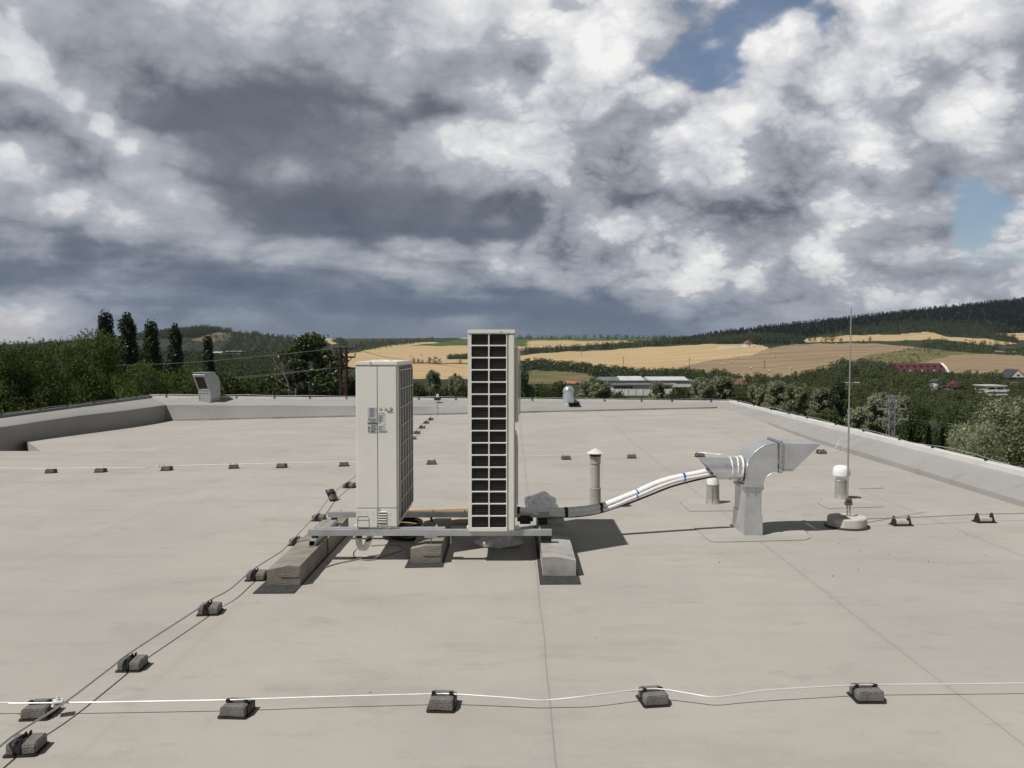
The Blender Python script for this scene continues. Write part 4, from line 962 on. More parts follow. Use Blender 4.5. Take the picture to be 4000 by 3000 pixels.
# rectangular intake hood, seen left
hv = empty('intake_hood', (-6.98, 19.55, .30), 'grey metal intake hood with slanted screened opening on the far parapet at left', 'vent hood', rz=R(-22)); hv.scale = (.70, .72, .96)
m_h = 'galv_dull'
q = MB()                                                                    # side profile in y-z: front is -y, leaning forward at the top
prof = [(-.17, -.06), (-.17, .20), (-.43, .60), (-.40, .635), (.02, .63), (.20, .54), (.28, .40), (.28, -.06)]
q.prism(prof, -.24, .24, 'x'); q.build('hood_body', m_h, hv)
nrm = Vector((0, -.40, -.26)).normalized(); tan = Vector((0, -.26, .40)).normalized(); P0 = Vector((0, -.17, .20))
def HP(u, w, o): return tuple(P0 + tan * w + Vector((u, 0, 0)) + nrm * o)
L_ = (Vector((0, -.43, .60)) - P0).length
q = MB()
for (u0, u1, w0, w1) in ((-.245, -.19, 0, L_), (.19, .245, 0, L_), (-.19, .19, 0, .06), (-.19, .19, L_ - .06, L_)):
    q.add([HP(u, w, o) for o in (.001, .016) for u, w in ((u0, w0), (u1, w0), (u1, w1), (u0, w1))], [(0, 1, 2, 3), (4, 5, 6, 7), (0, 1, 5, 4), (1, 2, 6, 5), (2, 3, 7, 6), (3, 0, 4, 7)])
q.build('opening_frame', m_h, hv)
q = MB(); q.add([HP(u, w, .0035) for u, w in ((-.19, .06), (.19, .06), (.19, L_ - .06), (-.19, L_ - .06))], [(0, 1, 2, 3)]); q.build('dark_screen', mat('dark_screen', (.05, .042, .036), .8, 0, .2, 12), hv)
q = MB(); q.box((-.27, -.45, .636), (.27, .05, .65), .003); q.build('top_plate', 'bright', hv)
q = MB(); q.box((-.25, -.185, -.06), (-.20, -.171, .19), .002); q.box((.20, -.185, -.06), (.25, -.171, .19), .002); q.box((-.20, -.185, .15), (.20, -.171, .19), .002); q.build('corner_strip', m_h, hv)
# crumbs of dirt on the roof by the duct and the mast
q = MB()
for _ in range(24):
    x, y = random.uniform(1.3, 3.6), random.uniform(5.3, 6.8); s = random.uniform(.002, .0055)
    bm = bmesh.new(); bmesh.ops.create_icosphere(bm, subdivisions=1, radius=s)
    for vv in bm.verts: vv.co *= random.uniform(.6, 1.2)
    q.bm(bm, Matrix.Translation((x, y, s * .5)))
o = q.build('grit', 'clip'); tag(o, 'dark crumbs of grit scattered on the roof by the duct', 'grit', kind='stuff')
# ---------------------------------------------------------------- the valley: heights read as lines of equal distance
PXN = np.array([-1500, 0, 400, 800, 1200, 1600, 2000, 2500, 2800, 3000, 3500, 4000, 5500], float)
def zrow(y, z): return [1362 + (EYE - z) / y * F] * 13
TAB = [(18, zrow(18, -12.6)), (60, zrow(60, -13)), (120, zrow(120, -15)), (200, zrow(200, -16.5)),
 (300, [1565, 1565, 1565, 1565, 1565, 1565, 1565, 1565, 1565, 1565, 1570, 1560, 1560]),
 (450, [1495, 1495, 1495, 1490, 1490, 1490, 1492, 1490, 1490, 1490, 1475, 1465, 1465]),
 (700, [1440, 1440, 1440, 1425, 1420, 1432, 1436, 1436, 1440, 1440, 1400, 1400, 1390]),
 (1000, [1398, 1398, 1388, 1375, 1390, 1388, 1388, 1383, 1358, 1345, 1348, 1355, 1350]),
 (1300, [1370, 1370, 1336, 1306, 1355, 1356, 1358, 1352, 1332, 1320, 1312, 1308, 1290]),
 (1700, [1352, 1352, 1322, 1281, 1328, 1337, 1335, 1331, 1302, 1277, 1224, 1172, 1130]),
 (2200, [1348, 1348, 1332, 1320, 1328, 1328, 1324, 1324, 1306, 1282, 1222, 1170, 1120]),
 (3200, [1346, 1346, 1336, 1325, 1323, 1321, 1318, 1320, 1320, 1310, 1290, 1260, 1220]),
 (6500, [1345, 1345, 1335, 1325, 1323, 1323, 1323, 1323, 1323, 1323, 1323, 1323, 1323])]
TY = np.log(np.array([t[0] for t in TAB], float)); TP = np.array([t[1] for t in TAB], float)
def terr_py(px, Y):
    """photo row of the ground seen in column px at distance Y (arrays)"""
    px = np.asarray(px, float); Y = np.asarray(Y, float)
    cols = np.stack([np.interp(px, PXN, TP[i]) for i in range(len(TAB))])
    k = np.clip(np.searchsorted(TY, np.log(Y)) - 1, 0, len(TAB) - 2)
    t = np.clip((np.log(Y) - TY[k]) / (TY[k + 1] - TY[k]), 0, 1)
    idx = np.arange(px.size)
    c = cols.reshape(len(TAB), -1)
    return c[k.ravel(), idx] * (1 - t.ravel()) + c[k.ravel() + 1, idx] * t.ravel()
def unproj(px, py, Y):
    u, v = (px - 2000) / F, (1500 - py) / F
    dy = math.cos(PITCH) + v * math.sin(PITCH); dz = -math.sin(PITCH) + v * math.cos(PITCH)
    return np.stack([u * Y / dy, Y + 0 * px, EYE + dz * Y / dy], -1)
YS = np.exp(np.linspace(math.log(200), math.log(6500), 1200))
def find_Y(px, py):
    """nearest distance at which the ground shows at (px, py)"""
    out = np.empty(len(px))
    for i, (a, b) in enumerate(zip(px, py)):
        r = terr_py(np.full(YS.size, a), YS); hit = np.nonzero(r <= b)[0]
        out[i] = YS[hit[0]] if hit.size else np.nan
    return out
def inpoly(px, py, poly):
    poly = np.asarray(poly, float); ins = np.zeros(px.shape, bool); j = len(poly) - 1
    for i in range(len(poly)):
        xi, yi = poly[i]; xj, yj = poly[j]
        with np.errstate(divide='ignore', invalid='ignore'):
            ins ^= ((yi > py) != (yj > py)) & (px < (xj - xi) * (py - yi) / (yj - yi + 1e-12) + xi)
        j = i
    return ins
# land use by field (outlines surveyed from the photo, laid on the ground they show)
FIELDS = [
 ('wheat_field', 'wheat', [[(1290, 1405), (1300, 1386), (1406, 1373), (1490, 1354), (1617, 1339), (1693, 1335), (2060, 1352), (2060, 1372), (2030, 1387), (2030, 1410), (2010, 1450), (1840, 1480), (1600, 1480), (1420, 1440), (1300, 1420)],
   [(2022, 1331), (2427, 1331), (2480, 1338), (2300, 1347), (2150, 1359), (2022, 1358)],
   [(2030, 1387), (2230, 1373), (2400, 1366), (2500, 1358), (2581, 1353), (2780, 1345), (2960, 1344), (3003, 1362), (2948, 1383), (2822, 1402), (2695, 1425), (2602, 1446), (2444, 1446), (2275, 1430), (2030, 1420)],
   [(2780, 1326), (2965, 1308), (2965, 1320), (2822, 1336)], [(3140, 1322), (3300, 1311), (3490, 1307), (3615, 1296), (3706, 1317), (3850, 1322), (3971, 1344), (3890, 1352), (3760, 1335), (3682, 1327), (3537, 1329), (3417, 1333), (3140, 1336)],
   [(3890, 1303), (4200, 1298), (4200, 1330), (3985, 1330)], [(1259, 1320), (1300, 1320), (1345, 1342), (1290, 1345)], [(1800, 1318), (2010, 1316), (2010, 1322), (1800, 1324)]]),
 ('stubble_field', 'stubble', [[(2602, 1444), (2695, 1425), (2822, 1402), (2948, 1383), (3003, 1362), (3060, 1350), (3200, 1341), (3441, 1343), (3576, 1355), (3490, 1372), (3393, 1387), (3345, 1405), (3250, 1428), (3200, 1442), (3120, 1470), (3000, 1475), (2770, 1460)],
   [(3570, 1425), (3711, 1389), (3822, 1380), (4000, 1390), (4300, 1396), (4300, 1470), (3817, 1470), (3700, 1455)]]),
 ('green_field', 'green_crop', [[(1600, 1351), (1700, 1339), (1800, 1327), (2060, 1327), (2060, 1352), (1820, 1350)], [(2022, 1322), (2300, 1319), (2585, 1318), (2585, 1331), (2430, 1331), (2022, 1331)]]),
 ('meadow', 'meadow', [[(3200, 1442), (3250, 1428), (3345, 1405), (3393, 1387), (3490, 1372), (3576, 1355), (3706, 1373), (3822, 1379), (3711, 1389), (3590, 1425), (3441, 1440), (3287, 1440)],
   [(2045, 1452), (2106, 1444), (2275, 1453), (2330, 1470), (2300, 1500), (2045, 1500)], [(1600, 1415), (1830, 1417), (2030, 1421), (2030, 1425), (1830, 1423), (1600, 1420)]]),
 ('quarry_face', 'quarry', [[(760, 1322), (800, 1312), (850, 1297), (900, 1300), (905, 1316), (880, 1330), (800, 1336), (700, 1340)]]),
 ('heath_slope', 'heath', [[(520, 1330), (640, 1318), (760, 1330), (850, 1345), (830, 1365), (700, 1385), (530, 1395)]]),
]
def field_mat(name, c1, c2, sc=.02, row=0.0, stretch=(1, 1, 1)):
    m = mat(name, c1, .95, 0, .2, sc, col2=c2, detail=8, stretch=stretch, spec=.1)
    if row:                                                         # drill rows and tramlines
        t, N, L = nt(m); b = N['Principled BSDF']; src = b.inputs['Base Color'].links[0].from_socket
        tc = N.new('ShaderNodeTexCoord'); mp = N.new('ShaderNodeMapping'); mp.inputs['Rotation'].default_value = (0, 0, row); L.new(tc.outputs['Object'], mp.inputs['Vector'])
        mul = src
        for sc_, lo in ((.020, .80), (.0065, .86)):
            wv = N.new('ShaderNodeTexWave'); wv.inputs['Scale'].default_value = sc_; wv.inputs['Distortion'].default_value = 2.5; wv.inputs['Detail'].default_value = 3; wv.inputs['Detail Scale'].default_value = .6; L.new(mp.outputs['Vector'], wv.inputs['Vector'])
            r = N.new('ShaderNodeValToRGB'); r.color_ramp.elements[0].color = (lo, lo, lo, 1); r.color_ramp.elements[1].position = .55; L.new(wv.outputs['Fac'], r.inputs['Fac'])
            mx = N.new('ShaderNodeMix'); mx.data_type = 'RGBA'; mx.blend_type = 'MULTIPLY'; mx.inputs[0].default_value = 1; L.new(mul, mx.inputs[6]); L.new(r.outputs['Color'], mx.inputs[7]); mul = mx.outputs[2]
        L.new(mul, b.inputs['Base Color'])
    return m
M['wheat'] = field_mat('ripe_wheat', (.54, .405, .225), (.43, .315, .17), .02, R(62), stretch=(.5, 3, 1))
M['stubble'] = field_mat('mown_stubble', (.34, .255, .16), (.235, .172, .11), .02, R(75), stretch=(.5, 2.4, 1))
M['green_crop'] = field_mat('green_crop', (.075, .12, .035), (.055, .09, .028), .01)
M['meadow'] = field_mat('dry_meadow', (.22, .18, .09), (.06, .07, .03), .06, stretch=(.6, 2, 1))
M['quarry'] = field_mat('quarry_rock', (.24, .18, .13), (.07, .06, .045), .03)
M['heath'] = field_mat('dark_heath', (.045, .040, .040), (.030, .034, .026), .03)
M['scrub'] = field_mat('valley_scrub', (.040, .050, .024), (.028, .036, .017), .05)
M['yard'] = field_mat('yard_grass', (.10, .13, .05), (.07, .09, .035), .3)
pxs = np.concatenate([np.linspace(-1500, -450, 12)[:-1], np.arange(-450, 4451, 10.), np.linspace(4450, 5500, 12)[1:]])
ys = np.concatenate([np.exp(np.linspace(math.log(18), math.log(250), 24))[:-1], np.exp(np.linspace(math.log(250), math.log(3200), 300))[:-1], np.exp(np.linspace(math.log(3200), math.log(6500), 10))])
PXg, YSg = np.meshgrid(pxs, ys)
PYg = terr_py(PXg.ravel(), YSg.ravel()).reshape(PXg.shape)
V = unproj(PXg.ravel(), PYg.ravel(), YSg.ravel()).reshape(*PXg.shape, 3)
rr_ = RNG.normal(size=YSg.shape) * 0
ny_, nx_ = PXg.shape
cpx = (PXg[:-1, :-1] + PXg[1:, 1:]) / 2; cpy = (PYg[:-1, :-1] + PYg[1:, 1:] + PYg[:-1, 1:] + PYg[1:, :-1]) / 4; cY = (YSg[:-1, :-1] + YSg[1:, 1:]) / 2
lab = np.full(cpx.shape, -1)
jx = cpx + 6 * np.sin(cY * .05); jy = cpy + 1.2 * np.sin(cpx * .021) + .8 * np.sin(cpx * .057 + 1)
for i, (n_, m_, polys) in enumerate(FIELDS):
    for p in polys: lab[inpoly(jx, jy, p) & (cY > 380)] = i
def grid_part(mask, name, m):
    j, i = np.nonzero(mask); a = j * nx_ + i
    q = np.stack([a, a + 1, a + nx_ + 1, a + nx_], 1); used, inv = np.unique(q, return_inverse=True)
    me = bpy.data.meshes.new(name); vv = V.reshape(-1, 3)[used]; q = inv.reshape(-1, 4)
    me.vertices.add(len(vv)); me.vertices.foreach_set('co', vv.ravel()); me.loops.add(q.size); me.loops.foreach_set('vertex_index', q.ravel().astype(np.int32))
    me.polygons.add(len(q)); me.polygons.foreach_set('loop_start', np.arange(0, q.size, 4, dtype=np.int32)); me.polygons.foreach_set('loop_total', np.full(len(q), 4, np.int32))
    me.update(); me.validate(); me.polygons.foreach_set('use_smooth', [True] * len(me.polygons)); me.materials.append(M[m])
    o = bpy.data.objects.new(name, me); COL.objects.link(o); return tag(o, kind='structure')
grid_part(lab < 0, 'valley_ground', 'scrub')
for i, (n_, m_, polys) in enumerate(FIELDS): grid_part(lab == i, n_, m_)
o = MB().add([(-7000, -7000, -30), (7000, -7000, -30), (7000, 7000, -30), (-7000, 7000, -30)], [(0, 1, 2, 3)]).build('ground', 'scrub'); tag(o, kind='structure')
o = MB().add([(-90, -60, -12.9), (90, -60, -12.9), (90, 30, -12.9), (-90, 30, -12.9)], [(0, 1, 2, 3)]).build('yard_ground', 'yard'); tag(o, kind='structure')

# ---------------------------------------------------------------- foliage
def leafmat(name, c1, c2, trans=.3, sheen=0.0, nsc=.5):
    m = bpy.data.materials.new(name); t, N, L = nt(m); N.remove(N['Principled BSDF'])
    tc = N.new('ShaderNodeTexCoord'); nz = N.new('ShaderNodeTexNoise'); nz.inputs['Scale'].default_value = nsc; nz.inputs['Detail'].default_value = 5
    L.new(tc.outputs['Object'], nz.inputs['Vector'])
    g = N.new('ShaderNodeNewGeometry'); oi = N.new('ShaderNodeObjectInfo')
    a = N.new('ShaderNodeMath'); a.operation = 'MULTIPLY_ADD'; L.new(g.outputs['Random Per Island'], a.inputs[0]); a.inputs[1].default_value = .55; L.new(nz.outputs['Fac'], a.inputs[2])
    b = N.new('ShaderNodeMath'); b.operation = 'MULTIPLY_ADD'; L.new(oi.outputs['Random'], b.inputs[0]); b.inputs[1].default_value = .25; L.new(a.outputs[0], b.inputs[2])
    r = N.new('ShaderNodeValToRGB'); r.color_ramp.elements[0].position = .55; r.color_ramp.elements[1].position = 1.15 if False else 1.0
    r.color_ramp.elements[0].color = (*c2, 1); r.color_ramp.elements[1].color = (*c1, 1); L.new(b.outputs[0], r.inputs['Fac'])
    d = N.new('ShaderNodeBsdfDiffuse'); tr = N.new('ShaderNodeBsdfTranslucent'); mx = N.new('ShaderNodeMixShader'); mx.inputs[0].default_value = trans
    L.new(r.outputs['Color'], d.inputs['Color']); L.new(r.outputs['Color'], tr.inputs['Color']); L.new(d.outputs[0], mx.inputs[1]); L.new(tr.outputs[0], mx.inputs[2])
    o = mx.outputs[0]
    if sheen:
        gl = N.new('ShaderNodeBsdfGlossy'); gl.inputs['Roughness'].default_value = .38; gl.inputs['Color'].default_value = (.9, .9, .9, 1); m2 = N.new('ShaderNodeMixShader'); m2.inputs[0].default_value = sheen
        L.new(o, m2.inputs[1]); L.new(gl.outputs[0], m2.inputs[2]); o = m2.outputs[0]
    L.new(o, N['Material Output'].inputs['Surface']); return m
M['leaf_locust'] = leafmat('locust_leaves', (.118, .152, .048), (.042, .060, .020), .32)
M['leaf_dark'] = leafmat('dark_leaves', (.072, .094, .033), (.034, .050, .018), .25, .03)
M['leaf_mid'] = leafmat('green_leaves', (.088, .112, .043), (.040, .058, .024), .28)
M['leaf_silver'] = leafmat('silver_leaves', (.32, .34, .22), (.09, .115, .05), .3, .02)
M['leaf_willow'] = leafmat('willow_leaves', (.35, .38, .24), (.10, .135, .055), .35, .02)
M['leaf_poplar'] = leafmat('poplar_leaves', (.045, .062, .022), (.020, .032, .010), .2, .03)
M['leaf_conifer'] = leafmat('conifer_needles', (.015, .022, .013), (.010, .016, .009), .1)  # dark needles, made darker still to carry cloud shade over the ridge forest
M['leaf_wood'] = leafmat('woodland_leaves', (.105, .125, .055), (.040, .054, .024), .25, 0, .02)
M['leaf_hill'] = leafmat('hillside_leaves', (.075, .092, .046), (.032, .044, .023), .22, 0, .01)
M['bark'] = mat('tree_bark', (.10, .085, .065), .9, 0, .3, 4); M['bark_pale'] = mat('pale_dead_wood', (.17, .16, .135), .9, 0, .2, 4)
def leaves_obj(name, Q, m, parent=None, loc=None):
    """Q: (n,4,3) leaf quads -> one mesh"""
    n = len(Q); me = bpy.data.meshes.new(name)
    me.vertices.add(n * 4); me.vertices.foreach_set('co', np.ascontiguousarray(Q, dtype=np.float32).ravel())
    me.loops.add(n * 4); me.loops.foreach_set('vertex_index', np.arange(n * 4, dtype=np.int32)); me.polygons.add(n)
    me.polygons.foreach_set('loop_start', np.arange(0, n * 4, 4, dtype=np.int32)); me.polygons.foreach_set('loop_total', np.full(n, 4, np.int32))
    me.update(); me.materials.append(M[m]); o = bpy.data.objects.new(name, me); COL.objects.link(o)
    if parent: o.parent = parent
    if loc is not None: o.location = loc
    return o
def unit(v): return v / (np.linalg.norm(v, axis=-1, keepdims=True) + 1e-9)
def leaf_quads(rng, C, A, size, aspect, jitter=.9):
    """leaves at C with long axis A"""
    n = len(C); A = unit(A + rng.normal(size=(n, 3)) * jitter); B = unit(np.cross(A, rng.normal(size=(n, 3)))); s = size * rng.uniform(.6, 1.35, (n, 1))
    a, b = A * s, B * s / aspect
    return np.stack([C - a, C + b * .9 - a * .1, C + a, C - b * .9 - a * .1], 1)
def crown(rng, clumps, n, size, aspect=1.8, shell=.55, axis=None, droop=0.0, jitter=.9):
    """clumps: (k,6) centre + radii; leaves sit mostly in each clump's outer shell"""
    cl = np.asarray(clumps, float); vol = (cl[:, 3] * cl[:, 4] * cl[:, 5]) ** .67; k = rng.choice(len(cl), n, p=vol / vol.sum())
    d = unit(rng.normal(size=(n, 3))); r = shell + (1 - shell) * rng.random((n, 1)) ** .7; r = r * (1 + .18 * rng.normal(size=(n, 1)) * .6)
    C = cl[k, :3] + d * r * cl[k, 3:]
    A = (d * .7 if axis is None else np.tile(np.asarray(axis, float), (n, 1))) + np.array([0, 0, -droop])
    return leaf_quads(rng, C, A, size, aspect, jitter)
def limbs(mb, rng, h, r, targets, base_h=.25):
    mb.tube(smooth_path([(0, 0, 0), (r * .4, 0, h * .2), (-r * .3, r * .2, h * .45), (0, 0, h * .72)], 4), [r * (1 - .8 * i / 12) for i in range(13)], 8)
    for t in targets:
        z0 = h * (base_h + .3 * rng.random()); s = Vector((0, 0, z0)); e = Vector(t)
        m_ = s.lerp(e, .5) + Vector((0, 0, -.06 * h * rng.random()))
        mb.tube(smooth_path([s, m_, e], 3), [r * .45 * (1 - .85 * i / 6) for i in range(7)], 6)
def clump_set(rng, h, w, n, zlo, rc=(.16, .30), top=1.0, taper=.6, rzf=1.0):
    out = []
    for i in range(n):
        t = (i + .5) / n; z = zlo + (1 - zlo) * t; prof = math.sin(math.pi * min(1, (.18 + .82 * t) ** 1.0 * .93)) ** taper
        a = i * 2.4 + rng.uniform(-.5, .5); rad = w * .5 * prof * math.sqrt(rng.random()) * .85; q = w * rng.uniform(*rc)
        out.append((rad * math.cos(a), rad * math.sin(a), h * z - q * .6, q, q, q * rng.uniform(.6, .85) * rzf))
    return out
TREES = {}
def tree_proto(key, h, w, leaf, nl, size, aspect, seed, zlo=.25, ncl=26, rc=(.16, .30), axis=None, droop=0, jitter=.9, shell=.55, bark='bark', name='leafy_tree', cat='tree', taper=.6, rzf=1.0):
    rng = np.random.default_rng(seed); root = empty(name, (0, 0, 0), 'x', cat)
    cl = clump_set(rng, h, w, ncl, zlo, rc, taper=taper, rzf=rzf)
    t = MB(); limbs(t, rng, h, .018 * h, [c[:3] for c in cl[::2]]); t.build('trunk', bark, root, smooth=True)
    leaves_obj('crown', crown(rng, cl, nl, size, aspect, shell, axis, droop, jitter), leaf, root)
    TREES[key] = [root, h, w, False]
tree_proto('locust_a', 15, 8.5, 'leaf_locust', 34000, .11, 3.0, 11, .16, 80, (.07, .16), droop=.35, shell=.2)
tree_proto('locust_b', 15, 8.0, 'leaf_locust', 34000, .11, 3.0, 12, .16, 84, (.07, .15), droop=.35, shell=.2)
tree_proto('dark', 18, 8.0, 'leaf_dark', 26000, .15, 1.5, 13, .15, 40, (.11, .19), shell=.5)
tree_proto('poplar', 20, 2.6, 'leaf_poplar', 15000, .16, 1.5, 14, .08, 60, (.16, .26), axis=(.25, 0, .8), taper=1.1, shell=.35, rzf=3.6)
tree_proto('poplar_b', 20, 2.4, 'leaf_poplar', 15000, .16, 1.5, 24, .08, 54, (.15, .28), axis=(.25, 0, .8), taper=1.1, shell=.35, rzf=3.2)
tree_proto('mid_a', 14, 8.0, 'leaf_mid', 15000, .17, 1.5, 15, .18, 34, (.12, .22))
tree_proto('mid_b', 13, 8.5, 'leaf_mid', 15000, .17, 1.5, 16, .18, 34, (.12, .22))
tree_proto('silver_a', 15, 6.5, 'leaf_silver', 26000, .21, 3.8, 17, .08, 110, (.06, .15), axis=(.75, 0, .45), jitter=.36, shell=.05)
tree_proto('silver_b', 15, 5.5, 'leaf_silver', 26000, .21, 3.8, 18, .08, 100, (.07, .16), axis=(.7, .1, .55), jitter=.36, shell=.05)
tree_proto('willow_near', 16, 9.0, 'leaf_willow', 90000, .13, 4.2, 19, .08, 150, (.06, .15), axis=(.9, 0, .10), jitter=.36, shell=.05)
def conifer_proto(key, h, w, n, seed, m='leaf_conifer', name='conifer_tree'):
    rng = np.random.default_rng(seed); root = empty(name, (0, 0, 0), 'x', 'tree')
    MB().tube([(0, 0, 0), (0, 0, h * .9)], [.02 * h, .004 * h], 7).build('trunk', 'bark', root)
    z = rng.random(n) ** .8 * .93; rad = (1 - z) * w * .5 * (.45 + .55 * rng.random(n)) * (1 + .25 * np.sign(np.sin(z * 60))); a = rng.random(n) * 6.283
    C = np.stack([rad * np.cos(a), rad * np.sin(a), (.05 + z) * h], 1); A = np.stack([np.cos(a), np.sin(a), -.35 + 0 * a], 1)
    leaves_obj('crown', leaf_quads(rng, C, A, .24, 1.8, .4), m, root); TREES[key] = [root, h, w, False]
conifer_proto('conifer', 10, 4.0, 5000, 31)
def place_tree(key, px, topy, Y, wpx, label, group=None, rz=None, base=None):
    root, h, w, used = TREES[key]
    o = root if not used else copy_tree(root); TREES[key][3] = True
    top = D(px, topy, Y); gz = unproj(np.array([px]), terr_py([px], [Y]), np.array([Y]))[0][2] if Y > 18 else -12.9
    hh = top.z - gz; s = hh / h; sw = (wpx / F * Y) / w
    o.location = (top.x, Y, gz); o.scale = (sw, sw, s); o.rotation_euler = (0, 0, random.uniform(0, 6.28) if rz is None else rz); tag(o, label, None, group); return o
GL = 'leafy trees beyond the left parapet'
for i, (k, px, ty, Y, w, lb) in enumerate([
  ('locust_a', -170, 1345, 44, 640, 'light green feathery tree at the far left edge, nearest of its row'), ('locust_b', 70, 1325, 47, 480, 'light green feathery tree at the left edge above the parapet'),
  ('locust_a', 235, 1318, 51, 440, 'light green feathery tree second from the left edge'), ('locust_b', 385, 1284, 54, 430, 'tallest light green feathery tree, just left of the tall poplars'),
  ('locust_a', 550, 1400, 50, 400, 'low leafy tree in front of the tall dark poplars'), ('locust_b', 735, 1428, 53, 380, 'low leafy tree left of the metal intake hood'),
  ('mid_a', 905, 1462, 62, 320, 'low green tree right behind the metal intake hood'), ('mid_b', 1010, 1470, 75, 300, 'low rounded tree between the intake hood and the dark tree')]):
    place_tree(k, px, ty, Y, w, lb, GL)
for i, (k, px, ty, w, lb) in enumerate([('poplar', 412, 1238, 92, 'leftmost tall dark columnar poplar'), ('poplar_b', 494, 1243, 100, 'broadest tall dark columnar poplar, second from the left'), ('poplar', 590, 1271, 82, 'dark columnar poplar, third from the left'),
  ('poplar_b', 682, 1284, 76, 'dark columnar poplar, fourth from the left'), ('poplar', 812, 1328, 60, 'small dark columnar poplar above the intake hood')]):
    place_tree(k, px, ty, 118, w, lb, 'columnar poplars on the left', rz=.4 * (i % 2))
for px, ty, w, lb in [(425, 1352, 230, 'dark bushy tree at the foot of the leftmost poplar'), (545, 1368, 200, 'dark bushy tree between the second and third poplars'), (648, 1402, 190, 'dark bushy tree between the third and fourth poplars')]:
    place_tree('dark', px, ty, 124, w, lb, 'dark trees below the poplars')
place_tree('dark', 1195, 1300, 86, 370, 'large dark tree left of the brown lattice pole', rz=.8)
place_tree('dark', 1075, 1440, 92, 200, 'lower dark tree at the left foot of the large dark tree', rz=2.8)
GC = 'trees beyond the far parapet'
for (k, px, ty, Y, w, lb) in [('mid_b', 1385, 1462, 90, 150, 'small green tree right of the brown lattice pole beside the shorter unit'), ('mid_a', 1625, 1492, 84, 170, 'dark rounded tree just right of the shorter air conditioner'),
  ('silver_b', 1692, 1444, 104, 95, 'grey green pointed tree between the units, left one'), ('silver_a', 1780, 1456, 100, 110, 'grey green pointed tree between the units, right one'), ('mid_b', 1735, 1512, 78, 190, 'low dark bush tree between the two air conditioners'),
  ('mid_a', 1830, 1505, 82, 150, 'dark bush tree at the left side of the taller unit'), ('dark', 2045, 1446, 82, 110, 'dark upright tree just right of the taller unit'), ('mid_a', 2115, 1500, 92, 150, 'green round tree right of the dark upright tree'),
  ('mid_b', 2195, 1488, 98, 160, 'green round tree left of the silver cowl vent'), ('silver_a', 2322, 1474, 100, 205, 'broad grey green willow right of the silver cowl vent'), ('mid_a', 2420, 1528, 92, 130, 'low green tree between the broad willow and the white halls'),
  ('silver_b', 2566, 1488, 112, 105, 'pointed silvery tree in front of the white halls'), ('mid_b', 2652, 1512, 104, 150, 'dark round tree in front of the right end of the white halls'), ('silver_a', 2742, 1470, 104, 150, 'silvery windblown tree right of the white halls, first of its row'),
  ('silver_b', 2822, 1468, 106, 160, 'silvery windblown tree above the far right roof corner'), ('mid_a', 2900, 1530, 90, 130, 'low green tree below the brown red roof'), ('silver_a', 2955, 1494, 108, 120, 'silvery tree right of the brown red roof'),
  ('silver_b', 3030, 1486, 106, 135, 'tall silvery windblown tree right of the roof corner'), ('silver_a', 3110, 1490, 104, 150, 'dark silvery tree right of the tall silvery pair'), ('silver_b', 3205, 1512, 100, 130, 'dark silvery tree left of the lightning rod'),
  ('dark', 3275, 1485, 110, 130, 'dark tree left of the lightning rod, farthest of the row'), ('silver_b', 3055, 1578, 72, 90, 'small light green tree by the right parapet'), ('mid_a', 3230, 1600, 66, 200, 'dark low tree behind the right parapet')]:
    place_tree(k, px, ty, Y, w, lb, GC, rz=(None if k[:3] != 'sil' else random.uniform(-.3, .3)))
GR = 'trees beyond the right parapet'
for (k, px, ty, Y, w, lb) in [('silver_a', 3440, 1530, 70, 230, 'large silvery windblown tree between the lightning rod and the lattice tower'), ('silver_b', 3345, 1588, 64, 150, 'silvery tree right behind the lightning rod'), ('silver_b', 3528, 1545, 92, 100, 'silvery tree right behind the grey lattice tower'),
  ('mid_a', 3590, 1568, 88, 150, 'rounded light tree right of the grey lattice tower'), ('conifer', 3560, 1664, 52, 95, 'small dark conifer at the foot of the lattice tower'), ('conifer', 3628, 1660, 54, 80, 'small dark conifer second from the lattice tower'),
  ('conifer', 3682, 1668, 62, 60, 'slim young conifer left of the big willow'), ('mid_b', 3720, 1600, 78, 170, 'dark green tree left of the big near willow'), ('willow_near', 3975, 1535, 40, 560, 'big pale willow filling the right edge beyond the parapet'),
  ('willow_near', 3810, 1640, 37, 330, 'lower pale willow in front of the big one'), ('willow_near', 4260, 1560, 36, 560, 'pale willow beyond the right picture edge')]:
    place_tree(k, px, ty, Y, w, lb, GR, rz=(None if k[:3] not in ('sil', 'wil') else random.uniform(-.3, .3)))
# bare dead tree in front of the large dark one
rng = np.random.default_rng(5); q = MB()
def branch(p, d, l, r, dep):
    e = p + d * l; m_ = p.lerp(e, .5) + Vector(rng.normal(size=3)) * l * .05
    q.tube([p, m_, e], [r, r * .8, r * .55], 5)
    if dep:
        for _ in range(3 if dep > 1 else 4):
            nd_ = (d + Vector(rng.normal(size=3)) * .42 + Vector((0, 0, .12))).normalized(); branch(p.lerp(e, rng.uniform(.45, 1)), nd_, l * rng.uniform(.5, .75), r * .5, dep - 1)
base = D(1135, 1560, 76); branch(Vector((0, 0, -8)), Vector((.06, 0, 1)).normalized(), 9, .16, 0); 
for _ in range(4): branch(Vector((.3, 0, rng.uniform(-1, 1))), (Vector((rng.uniform(-.5, .6), rng.uniform(-.4, .1), 1))).normalized(), rng.uniform(2.0, 3.0), .075, 3)
o = q.build('dead_tree', 'bark_pale', None, base); tag(o, 'bare pale dead tree in front of the large dark tree', 'tree')

